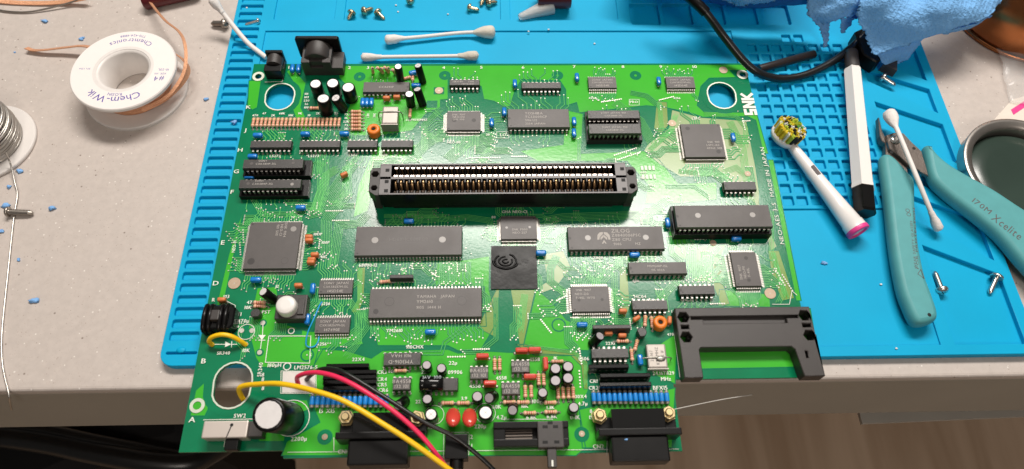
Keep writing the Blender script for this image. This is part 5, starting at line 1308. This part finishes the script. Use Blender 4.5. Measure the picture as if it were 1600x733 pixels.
pth = smooth_path([tuple(B(*p)) for p in ((8, 238, ZT+12), (16, 255, ZT+6), (23, 285, ZT+2), (27, 305, ZT+1.2), (21, 345, ZT+.8), (12, 430, ZT+.7), (3, 520, ZT+.7), (4, 570, ZT+.7), (13, 612, ZT+.8), (15, 625, ZT-2), (18, 640, ZT-14))], 8)
MB().tube(pth, .5, 7).build('solder_strand', 'solder_wire', ss)

# ---- shreds of blue paper
M['lint'] = mat('blue_paper_shred', (0.22, 0.44, 0.8), 0.9, var=0.3, scale=300, bump=.6)
where = ['far left corner of the table', 'above the left end of the braid', 'beside the edge of the mat', 'under the solder reel', 'next to the solder strand', 'left of the solder strand below the screw', 'right of the long dull screw', 'at the left picture edge', 'below the long dull screw', 'alone on the table left of the mat', 'on the mat right of the board', 'on the hood of the right controller port', 'between spool and mat', 'on the mat slots']
for i, (px, py, z, r) in enumerate(((70, 33, ZT, 2.6), (129, 61, ZT, 2.1), (322, 155, ZT, 2.2), (32, 268, ZT, 2.7), (17, 292, ZT, 2.3), (13, 321, ZT, 2.8), (81, 326, ZT, 3.0), (3, 362, ZT, 2.0), (29, 406, ZT, 1.5), (54, 472, ZT, 3.0), (1287, 411, ZW, 2.0), (978.5, 686.5, 10.8, 1.2), (24, 82, ZT, 1.0), (366, 193, ZW, 2.6))):
    x, y = B2(px, py, z)
    r *= .8; m = MB()
    for k in range(3): m.ball((x + random.uniform(-.5, .5)*r, y + random.uniform(-.4, .4)*r, z + r*.32), (r*random.uniform(.5, .9), r*random.uniform(.35, .6), r*.35), 9, 6, 0, 1.1)
    o = m.build('paper_shred', 'lint', None); tag(o, 'small shred of blue paper ' + where[i], 'paper shred', 'shreds of blue paper')
M['crumb'] = mat('pale_crumb', (0.80, 0.80, 0.78), 0.6)
for i, (px, py, z) in enumerate(((386, 13, ZM), (390, 74, ZM), (619, 9, ZW), (622, 19, ZW), (929, 69, ZW), (1376, 445, ZW), (826, 50, ZM), (857, 47, ZM), (1400, 545, ZM), (700, 23, ZW))):
    x, y = B2(px, py, z); o = MB().ball((x, y, z+.45), (.75, .55, .45), 7, 5, 0, .6).build('crumb', 'crumb', None)
    tag(o, 'tiny white crumb ' + ('between two slots at the far end of the left strip', 'on the left strip just above the power jack', 'at the far edge between two groups of screws', 'below the far edge crumb, left of the far swab', 'on bare mat behind the right half of the board', 'on bare mat left of the round handle end', 'on the ridge behind the board, left of the other', 'on the ridge behind the board, right of the other', 'by the front edge of the mat below the handle', 'in the rear tray right of the three yellowish screws')[i], 'crumb', 'white crumbs on the blue mat')

# ---- black cable with a heat-shrink sleeve, and a cut piece of tube
cb = thing('cable', 'thick black cable bending round the rear right corner of the board', 'cable', B(1200, 119, ZM))
pth = smooth_path([tuple(B(*p)) for p in ((1052, -28, 30), (1078, -4, 30), (1103, 20, 26), (1131, 57, 16), (1160, 93, 8), (1182, 112, 4), (1205, 121, 0), (1232, 122.5, -1.8), (1264, 115, -2), (1300, 97, -1.5), (1328, 76, 1), (1349, 56, 5), (1364, 38, 8))], 8)
MB().tube(pth, 2.45, 12).build('sheath', 'black_wire', cb)
MB().tube(pth[:17], 3.3, 12).build('sleeve', 'black', cb)
M['tube'] = mat('black_rubber_tube', (0.020, 0.014, 0.013), 0.45, var=.2)
a, b_ = Vector(B(1186, 108, -1.6)), Vector(B(1272, 84.5, -1.6))
o = MB().rod(a, b_, [(0, 2.7, 0), ((b_-a).length, 2.7, 0), ((b_-a).length, 1.9, 1), ((b_-a).length-3, 1.9, 1)], 16).build('tube_offcut', ['tube', 'hole'], None)
tag(o, 'straight cut piece of black tube lying on the pocket grid beside the cable', 'tube')

# ---- toothbrush head
M['tb_white'] = mat('glossy_white_plastic', (0.80, 0.77, 0.75), 0.25, var=0.02)
M['pink'] = mat('pink_ring', (0.78, 0.06, 0.28), 0.4); M['grey_print'] = mat('grey_print', (0.10, 0.08, 0.08), 0.6)
tbz = 0.6
hc = B(1226, 213, tbz); nk = B(1246, 240, tbz); en = B(1341, 362, 1.6)
br = thing('toothbrush_head', 'white electric toothbrush head with yellow, green and black bristles and a pink ring', 'toothbrush head', (hc.x, hc.y, ZM))
d = (Vector(en)-Vector(nk)).normalized(); L = (Vector(en)-Vector(nk)).length
m = MB().rod(nk - d*9, en, [(0, 2.4), (5, 2.9), (11, 3.3), (9+L*.3, 3.8), (9+L*.62, 4.7), (9+L*.9, 5.7), (9+L*.9+.2, 6.0), (L+8.8, 6.2)], 24)
m.build('neck', 'tb_white', br)
MB().rod(Vector(en)-d*1.8, en, [(0, 6.25), (.3, 6.4), (2.2, 6.4), (2.6, 6.0), (2.7, 4.6), (1.0, 4.4)], 24).build('colour_ring', 'pink', br)
tilt = Matrix.Rotation(math.radians(16), 4, 'Y') @ Matrix.Rotation(math.radians(-6), 4, 'X')
m = MB(); m.xf = Matrix.Translation((hc.x, hc.y, tbz)) @ tilt
m.rod((0, 0, -2.2), (0, 0, 2.2), [(0, 7.0), (.6, 8.6), (3.4, 9.2), (4.2, 8.6)], 28); m.build('head_plate', 'tb_white', br)
cols = {'y': (.78, .60, .03), 'k': (.015, .015, .015), 'g': (.10, .42, .08), 'w': (.80, .80, .74), 'l': (.52, .62, .05)}
for k, v in cols.items(): M['bristle_'+k] = mat('bristle', v, .5, var=.2, scale=900)
order = list(cols); m = MB(); m.xf = Matrix.Translation((hc.x, hc.y, tbz)) @ tilt
random.seed(11); tufts = []
for ri, (rr, n) in enumerate(((0, 2), (2.2, 7), (4.4, 13), (6.6, 19), (7.8, 20))):
    for k in range(n):
        a = 2*math.pi*k/n + ri*.4; key = random.choice('yyylkwy' if ri >= 3 else 'ykwyl' if ri else 'w')
        if a % 6.28 < 1.2 and ri > 1: key = random.choice('gwl')
        for q in range(16):
            x, y = rr*math.cos(a) + random.uniform(-.75, .75), rr*math.sin(a) + random.uniform(-.75, .75)
            ex = 1.12 if ri == 3 else 1.05
            m.cyl((x, y, 2), (x*ex + random.uniform(-.4, .4), y*ex + random.uniform(-.4, .4), 8.4 + random.uniform(-.7, .5)), .30, 5, order.index(key))
m.build('bristles', [M['bristle_'+k] for k in order], br)['kind'] = 'stuff'
pr = MB(); q = Vector(nk) + d*L*.27; s_ = Vector((-d.y, d.x, 0)); top = Vector((0, 0, 3.95))
pr.add([q+top-s_*1.1-d*3.4, q+top+s_*1.1-d*3.4, q+top+Vector((0,0,.12))+s_*1.1+d*3.4, q+top+Vector((0,0,.12))-s_*1.1+d*3.4], [(3, 2, 1, 0), (0, 1, 2, 3)][:1]); pr.build('window', 'grey_print', br)

# ---- white marker pen
pn = thing('marker_pen', 'white six-sided pen with black ends lying upright in the picture', 'pen', B(1340, 200, ZM))
a, b_ = Vector(B(1332, 108, 1.2)), Vector(B(1348.5, 296, 1.8)); d = (b_-a).normalized(); L = (b_-a).length
MB().rod(a, b_, [(0, 4.4), (2.2, 5.4), (L*.55, 5.9), (L*.97, 6.2), (L*.985, 6.5), (L, 6.5)], 6, False, True, 0).build('barrel', 'white_plastic', pn)
MB().rod(a - d*15, a, [(0, 3.4), (.8, 4.2), (13, 4.4), (15, 4.5)], 20).build('front_cap', 'black_matte', pn)
MB().rod(b_, b_ + d*16.5, [(0, 6.0), (.6, 6.3), (15, 6.3), (16.5, 5.4)], 6, False, True, 0).build('rear_cap', 'black_gloss', pn)

# ---- flush cutters
M['teal'] = mat('teal_rubber', (0.085, 0.335, 0.350), 0.55, var=0.12, scale=120, bump=.08, bscale=2000, rvar=0.08)
M['blade'] = mat('dark_tool_steel', (0.16, 0.135, 0.12), 0.42, .8, var=.25, scale=200, bump=.3, bscale=900)
fc = thing('flush_cutters', 'pair of small flush cutters with smooth teal handles and dark steel jaws', 'cutters', B(1420, 280, ZM))
def pillow(name, px, z0, z1, m_, r):
    """thick outline with fully rounded rim, built from inset loops"""
    mid = (z0+z1)/2
    pts = smooth_closed([B2(x, y, mid) for x, y in px])
    if sum(pts[i-1][0]*pts[i][1] - pts[i][0]*pts[i-1][1] for i in range(len(pts))) < 0: pts = pts[::-1]
    hh = (z1-z0)/2; n = len(pts); rings = []
    for k in range(9):
        ph = -math.pi/2 + math.pi*k/8
        rings.append((offset_loop(pts, r*(1-math.cos(ph))), mid + hh*math.sin(ph)))
    m = MB(); vs = [(p[0], p[1], z) for l, z in rings for p in l]
    m.add(vs, [(i*n+k, i*n+(k+1) % n, (i+1)*n+(k+1) % n, (i+1)*n+k) for i in range(8) for k in range(n)], 0, True)
    n0 = len(m.f); m.poly(rings[-1][0], z1); m.sm[n0:] = [True]*(len(m.sm)-n0)
    n0 = len(m.f); m.poly(rings[0][0], z0)
    for i in range(n0, len(m.f)): m.f[i] = m.f[i][::-1]
    return m.build(name, m_, fc)
def smooth_closed(P, k=4):
    n = len(P); out = []
    for i in range(n):
        a, b_, c, d_ = (Vector(P[(i+j-1) % n]) for j in range(4))
        for j in range(k):
            t = j/k; q = 0.5*((2*b_) + (c-a)*t + (2*a-5*b_+4*c-d_)*t*t + (3*b_-a-3*c+d_)*t*t*t); out.append((q.x, q.y))
    return out
h1 = pillow('handle', [(1373, 251), (1383, 245), (1396, 253), (1413, 272), (1425, 287), (1426, 320), (1428, 350), (1432, 390), (1441, 434), (1452, 465), (1460, 490), (1458, 503), (1440, 510.5), (1424, 507), (1411, 482), (1400, 450), (1390, 395), (1383, 335), (1378, 290)], ZM+.2, ZM+9.8, 'teal', 3.2)
h2 = pillow('handle', [(1441, 233), (1450, 233), (1462, 247), (1480, 262), (1512, 281), (1545, 299), (1580, 322), (1625, 352), (1690, 405), (1680, 470), (1640, 455), (1602, 427), (1556, 374), (1517, 341), (1477, 310), (1456, 290), (1448, 274), (1444, 255)], ZM+.2, ZM+9.8, 'teal', 3.2)
jz = ZM+6
def jaw(px, z0, z1, holes=()):
    return MB().plate([B2(x, y, z1) for x, y in px][::-1], z0, z1, 0, holes, None, .35).build('jaw', 'blade', fc)
jaw([(1372.5, 183), (1374, 184), (1379, 205), (1383, 213), (1396, 210), (1408, 214), (1411, 225), (1414, 245), (1420, 275), (1417, 279), (1404, 262), (1390, 247), (1384, 243), (1384, 224), (1378, 220), (1375, 212)], ZM+2.0, ZM+6.0)
jaw([(1385, 211), (1398, 207), (1412, 208), (1425, 222), (1440, 236), (1448, 262), (1451, 275), (1436, 266), (1420, 258), (1404, 243), (1390, 232)], ZM+6.05, ZM+8.4)
c = B(1398, 219, ZM+8.4); MB().rod((c.x, c.y, ZM+8.4), (c.x, c.y, ZM+10), [(0, 2.9), (.8, 2.9), (1.4, 2.2), (1.6, 1.2)], 20).build('rivet', 'steel', fc)
m = MB()
for px, py in ((1393, 238), (1428, 232)): m.disc(*B2(px, py, ZM+8.4), ZM+8.44 if px > 1400 else ZM+8.44, 1.0, 14)
m.build('pin_hole', 'hole', fc)
zt_ = ZM+9.85
def lay(mb, t, p0, p1, h, sxs=1.0):
    a, b_ = Vector(B2(*p0, zt_)), Vector(B2(*p1, zt_)); dd = b_-a; c = (a+b_)/2
    w0 = (sum(GL[q][2] if q in GL else .28 for q in t) + .14*(len(t)-1))*h/.7
    mb.text(t, c.x, c.y, zt_, h, math.atan2(dd.y, dd.x), 0, 'C', dd.length/w0)
m = MB(); lay(m, '170M', (1521, 312), (1548, 332), 3.6); lay(m, 'Xcelite', (1552, 338), (1596, 371), 5.2); m.build('print', 'grey_print', h2)
m = MB(); lay(m, 'FOR PROTECTION', (1434, 420), (1428, 325), 1.1); lay(m, 'WEAR SAFETY GLASSES', (1431, 420), (1423.5, 345), 1.3)
a = B2(1434, 428, zt_); b2_, c2_ = B2(1439, 421, zt_), B2(1444, 435, zt_)
for p, q in ((a, b2_), (b2_, c2_), (c2_, a)): ribbon(m, [p, q], .3, zt_+.003)
x, y = B2(1420, 335, zt_)
m.ring(x, y, zt_+.001, .9, 1.2, 14); m.ring(x+.1, y+2.5, zt_+.002, .9, 1.2, 14); m.build('print', 'grey_print', h1)
c = B(1452, 492, ZM+9.7); MB().disc(c.x, c.y, ZM+9.83, 1.0, 14).build('hanging_hole', 'hole', h1)

# ---- round tin at the right edge
M['rim'] = mat('polished_rim', (0.42, 0.39, 0.36), 0.36, .9, var=.1); M['tin_floor'] = mat('dark_green_lacquer', (0.030, 0.050, 0.040), 0.22, var=.5, scale=14, rvar=.08)
M['clear'] = mat('clear_plastic', (0.85, 0.84, 0.82), 0.12, trans=.85, var=.02, ior=1.45)
th_ = 13.0; ctn = B(1607, 264, ZT+th_); R_ = 36.0
tn = thing('round_tin', 'shallow round metal tin with a dark green inside at the right picture edge', 'tin', (ctn.x, ctn.y, ZT))
p_ = [(0, R_-.6), (1.5, R_), (th_-1.6, R_), (th_-.5, R_+.5), (th_, R_), (th_, R_-2.2), (th_-1.2, R_-3.6), (th_-1.6, R_-5.0), (th_-4, R_-5.4), (2.2, R_-5.6)]
MB().rod((ctn.x, ctn.y, ZT), (ctn.x, ctn.y, ZT+th_), p_, 72, True, False).build('wall', 'rim', tn)
MB().rod((ctn.x, ctn.y, ZT+.5), (ctn.x, ctn.y, ZT+9.5), [(0, R_-6), (4.4, R_-6), (5.6, R_-8), (6.0, R_*.55)], 64).build('inner_disc', 'tin_floor', tn)
# slip of paper with a pink stripe and a clear bag behind the tin
M['cream'] = mat('cream_paper', (0.74, 0.66, 0.58), .7, var=.04)
pp_ = [B2(1540, 202, ZT), B2(1581, 156, ZT), B2(1640, 140, ZT), B2(1640, 230, ZT), B2(1560, 240, ZT)]
sl_ = thing('paper_slip', 'cream paper slip with a bright pink stripe beside the round tin', 'paper', (pp_[1][0], pp_[1][1], ZT))
MB().plate(pp_[::-1], ZT+.02, ZT+.3).build('sheet', 'cream', sl_)
MB().plate([B2(1579, 172, ZT), B2(1610, 152, ZT), B2(1613, 160, ZT), B2(1583, 180, ZT)], ZT+.31, ZT+.5).build('stripe', 'pink', sl_)
def film(name, ctrl, m_, label, cat, nu=16, nv=12, amp=2.0, sc=.08, thick=.25, par=None, jag=0.0, seed=0):
    """crumpled sheet through a grid of control points (pixel x, pixel y, height)"""
    rows = [smooth_path([tuple(p) if isinstance(p, Vector) else tuple(B(*p)) for p in r], nu//max(1, len(r)-1) + 1) for r in ctrl]
    nmin = min(len(r) for r in rows); cols_ = [smooth_path([tuple(r[j]) for r in rows], nv//max(1, len(rows)-1) + 1) for j in range(nmin)]
    nr = len(cols_[0]); m = MB(); vs = []
    for i in range(nr):
        for j in range(nmin):
            p = Vector(cols_[j][i]); k = Vector((seed, 0, 0))
            p += Vector((noise.noise(p*sc+k), noise.noise(p*sc+k+Vector((31, 0, 0))), 1.4*noise.noise(p*sc+k+Vector((0, 57, 0))) + .5*noise.noise(p*sc*3.1+k)))*amp
            if jag and (i in (0, nr-1) or j in (0, nmin-1)): p += Vector((random.uniform(-1, 1), random.uniform(-1, 1), random.uniform(-.3, .3)))*jag
            vs.append(p)
    m.add(vs, [(i*nmin+j, i*nmin+j+1, (i+1)*nmin+j+1, (i+1)*nmin+j) for i in range(nr-1) for j in range(nmin-1)], 0, True)
    o = m.build(name, m_, par)
    s_ = o.modifiers.new('thickness', 'SOLIDIFY'); s_.thickness = thick*S; s_.offset = 0
    if label: tag(o, label, cat)
    return o
M['film'] = mat('thin_clear_film', (0.86, 0.85, 0.84), .15, alpha=.16, var=.02)
film('plastic_bag', [[(1536, 40, ZT+3), (1600, 45, ZT+8), (1680, 50, ZT+6)], [(1558, 85, ZT+2), (1610, 90, ZT+7), (1690, 95, ZT+5)], [(1570, 130, ZT+2), (1620, 130, ZT+5), (1700, 140, ZT+4)], [(1578, 158, ZT+1.5), (1625, 165, ZT+2), (1700, 180, ZT+1.5)]], 'film', 'clear crumpled plastic bag between the copper bowl and the tin', 'bag', 18, 16, 1.6, .09, .12)

# ---- copper bowl in the far right corner
M['copper'] = mat('polished_copper', (0.44, 0.155, 0.055), .24, .9, var=.12, scale=30, rvar=.05)
cc = B(1640, -38, ZT+30)
bw = thing('copper_bowl', 'round polished copper bowl turned over in the far right corner', 'bowl', (cc.x, cc.y, ZT))
MB().rod((cc.x, cc.y, ZT), (cc.x, cc.y, ZT+60), [(0, 46), (.8, 48), (6, 50), (18, 51.5), (30, 50), (42, 44), (52, 33), (58, 18), (60, 4)], 64).build('shell', 'copper', bw)
MB().rod((cc.x, cc.y, ZT), (cc.x, cc.y, ZT+3), [(0, 48.5), (1, 50.5), (2.4, 50.5), (3, 49.5)], 64, True, False).build('rim', 'copper', bw)

# ---- blue paper towel
def towel_mat():
    m = mat('blue_paper_towel', (0.20, 0.46, 0.83), .85, var=.10, scale=60, spec=.2); nt = m.node_tree; N = nt.nodes; L = nt.links; p = N['Principled BSDF']
    tc = N.new('ShaderNodeTexCoord'); mp = N.new('ShaderNodeMapping'); mp.inputs['Rotation'].default_value = (0, 0, .5); mp.inputs['Scale'].default_value = (1, 1, .2)
    L.new(tc.outputs['Object'], mp.inputs[0])
    ck = N.new('ShaderNodeTexVoronoi'); ck.inputs['Scale'].default_value = 360; ck.inputs['Randomness'].default_value = .25; L.new(mp.outputs[0], ck.inputs['Vector'])
    ns = N.new('ShaderNodeTexNoise'); ns.inputs['Scale'].default_value = 900; L.new(tc.outputs['Object'], ns.inputs['Vector'])
    ad = N.new('ShaderNodeMath'); ad.operation = 'ADD'; L.new(ck.outputs['Distance'], ad.inputs[0]); L.new(ns.outputs['Fac'], ad.inputs[1])
    b = N.new('ShaderNodeBump'); b.inputs['Strength'].default_value = .8; b.inputs['Distance'].default_value = .0011
    L.new(ad.outputs[0], b.inputs['Height']); L.new(b.outputs[0], p.inputs['Normal'])
    p.inputs['Subsurface Weight'].default_value = 0.0
    return m
M['towel'] = towel_mat()
M['towel_deep'] = mat('deep_blue_sheet', (0.016, 0.085, 0.34), .6, var=.15, scale=40, bump=.3, bscale=300)  # darker, deeper blue than the other towel sheets
tw = thing('paper_towel', 'crumpled light blue paper towel with torn edges over the rear right of the mat', 'paper towel', B(1440, 40, ZM))
film('sheet', [[(1364, 87, 11), (1394, 77, 14), (1440, 62, 18), (1480, 49, 21), (1512, 39, 23), (1541, 26, 24), (1561, 6, 26)],
               [(1352, 58, 18), (1390, 52, 22), (1434, 40, 27), (1474, 30, 29), (1508, 22, 29), (1545, 8, 28), (1570, -12, 29)],
               [(1341, 30, 26), (1384, 26, 31), (1428, 16, 33), (1470, 10, 36), (1508, 2, 33), (1548, -16, 31), (1580, -36, 32)],
               [(1343, 2, 33), (1386, -8, 40), (1430, -20, 36), (1474, -30, 42), (1514, -42, 38), (1556, -60, 36), (1592, -76, 34)],
               [(1350, -45, 38), (1392, -55, 44), (1440, -70, 44), (1484, -80, 44), (1524, -92, 40), (1568, -108, 38), (1604, -120, 34)]], 'towel', None, None, 48, 40, 1.1, .09, .35, tw, .9)
film('fold', [[(1371, 84, 8), (1394, 76, 9.5), (1420, 68, 11), (1440, 62, 13)], [(1378, 96, 5), (1400, 89, 5), (1422, 80, 7), (1436, 70, 9)], [(1386, 105, 0), (1402, 99, -1), (1418, 93, 1), (1430, 79, 5)]], 'towel', None, None, 20, 12, .7, .12, .35, tw, .5)
film('fold', [[(1466, 50, 15), (1500, 44, 16), (1522, 38, 17), (1548, 24, 18)], [(1480, 52, 10), (1510, 44, 10), (1530, 36, 11), (1550, 22, 13)], [(1476, 40, 9), (1506, 30, 9), (1530, 22, 10), (1556, 8, 12)]], 'towel', None, None, 20, 10, .8, .12, .35, tw, .7)
film('torn_flap', [[(1258, -30, 34), (1300, -30, 38), (1346, -20, 36)], [(1264, -4, 27), (1302, 2, 30), (1345, 6, 31)], [(1262, 22, 20), (1298, 22, 24), (1341, 14, 27)], [(1276, 40, 14), (1300, 33, 18), (1334, 26, 22)]], 'towel', None, None, 20, 18, 1.4, .13, .35, tw, 1.3, 4)
film('torn_flap', [[(1276, 32, 15), (1290, 32, 15.5), (1298, 34, 16)], [(1281, 46, 9), (1289, 46, 9), (1295, 46, 9)], [(1285, 58, 4), (1290, 58, 4), (1295, 60, 4)], [(1286, 74, 0), (1288.5, 76, 0), (1291, 74, 0)]], 'towel', None, None, 8, 14, .7, .2, .35, tw, .7, 9)
film('torn_flap', [[(1312, 26, 18), (1326, 26, 19), (1340, 18, 21)], [(1314, 40, 12), (1324, 38, 12), (1333, 34, 13)], [(1312, 52, 6), (1318, 52, 6), (1324, 46, 7)]], 'towel', None, None, 8, 10, .7, .2, .35, tw, .7, 13)
film('torn_flap', [[(1100, -28, 30), (1150, -24, 34), (1200, -24, 36), (1250, -26, 36)], [(1122, -6, 24), (1160, -2, 27), (1205, -4, 29), (1240, -12, 30)], [(1140, 4, 19), (1164, 10, 20), (1190, 6, 21), (1222, -4, 24)]], 'towel', None, None, 30, 16, 1.6, .12, .35, tw, 1.3, 21)
film('deep_blue_layer', [[(1085, -40, 40), (1160, -40, 44), (1260, -40, 44), (1350, -30, 40)], [(1092, -8, 22), (1160, -4, 26), (1260, -8, 28), (1346, 2, 28)], [(1110, 4, 12), (1170, 12, 13), (1255, 8, 16), (1340, 30, 17)]], 'towel_deep', None, None, 30, 16, 1.5, .08, .4, tw, .3, 17)
V_ = lambda x, y, z: Vector((x, y, z))
film('sheet', [[V_(236, 49, 16), V_(270, 47, 22), V_(310, 45, 24), V_(350, 47, 28)], [V_(232, 59, 26), V_(270, 61, 36), V_(310, 59, 40), V_(350, 61, 44)], [V_(236, 75, 18), V_(270, 79, 30), V_(310, 81, 34), V_(352, 83, 40)], [V_(240, 89, -2), V_(270, 95, 6), V_(310, 99, 12), V_(356, 103, 22)]], 'towel', None, None, 30, 20, 3, .06, .35, tw, .8, 33)  # unseen sheet added out of view, shaped to shade the rear pockets
# ---- black plug below the towel
pg = thing('black_plug', 'angular black plastic plug half hidden under the blue paper towel', 'plug', B(1350, 75, ZM))
MB().plate([B2(1338, 46, 8), B2(1350, 40, 8), B2(1378, 92, 6), B2(1370, 97, 6), B2(1349, 84, 6)][::-1], ZM+.1, 6, 0, (), None, .8).build('shell', 'black', pg)
MB().plate([B2(1380, 100, 2), B2(1403, 92, 2), B2(1402, 110, 2)][::-1], ZM+.1, 2, 0, (), None, .3).build('tip', 'black_matte', pg)
# ---- clear nozzle in the rear tray
nz_ = thing('clear_nozzle', 'frosted clear plastic nozzle with a dark red collar in the rear tray', 'nozzle', B(842, 18, ZW))
M['frost'] = mat('frosted_plastic', (0.86, 0.86, 0.85), .4, trans=.55, var=.02, ior=1.3)
a, b_ = Vector(B(811, 27, ZW+3)), Vector(B(862, 9, ZW+5)); d = (b_-a).normalized(); L = (b_-a).length
MB().rod(a, b_, [(0, 1.6), (1, 2.2), (L*.5, 3.9), (L-.5, 5.6), (L, 5.7), (L, 4.9), (1.5, 1.2)], 24, True, False).build('cone', 'frost', nz_)
a2 = Vector(B(866, -6, ZW+9)); MB().rod(a2 - Vector((11, 0, 0)), a2 + Vector((11, 0, 0)), [(0, 7.4), (1, 8), (21, 8), (22, 7.4)], 24).build('collar', 'darkred', nz_)

# ---- thin strands beyond the front edge
M['fibre'] = mat('pale_fibre', (0.60, 0.58, 0.54), .4, var=.05)
o = MB().tube(smooth_path([tuple(B(*p)) for p in ((1052, 640, 3), (1090, 632, 0), (1130, 624, -6), (1175, 617, -14))], 6), .22, 6).build('fibre', 'fibre', None)
tag(o, 'thin pale fibre trailing from the right hex nut of the board past the table edge', 'fibre')
o = MB().tube(smooth_path([tuple(B(*p)) for p in ((-40, 658, -120), (20, 656.5, -120), (60, 655, -118), (98, 654, -116))], 6), .7, 6).build('pale_wire', 'fibre', None)
tag(o, 'thin pale wire end sticking out below the left part of the apron', 'wire')
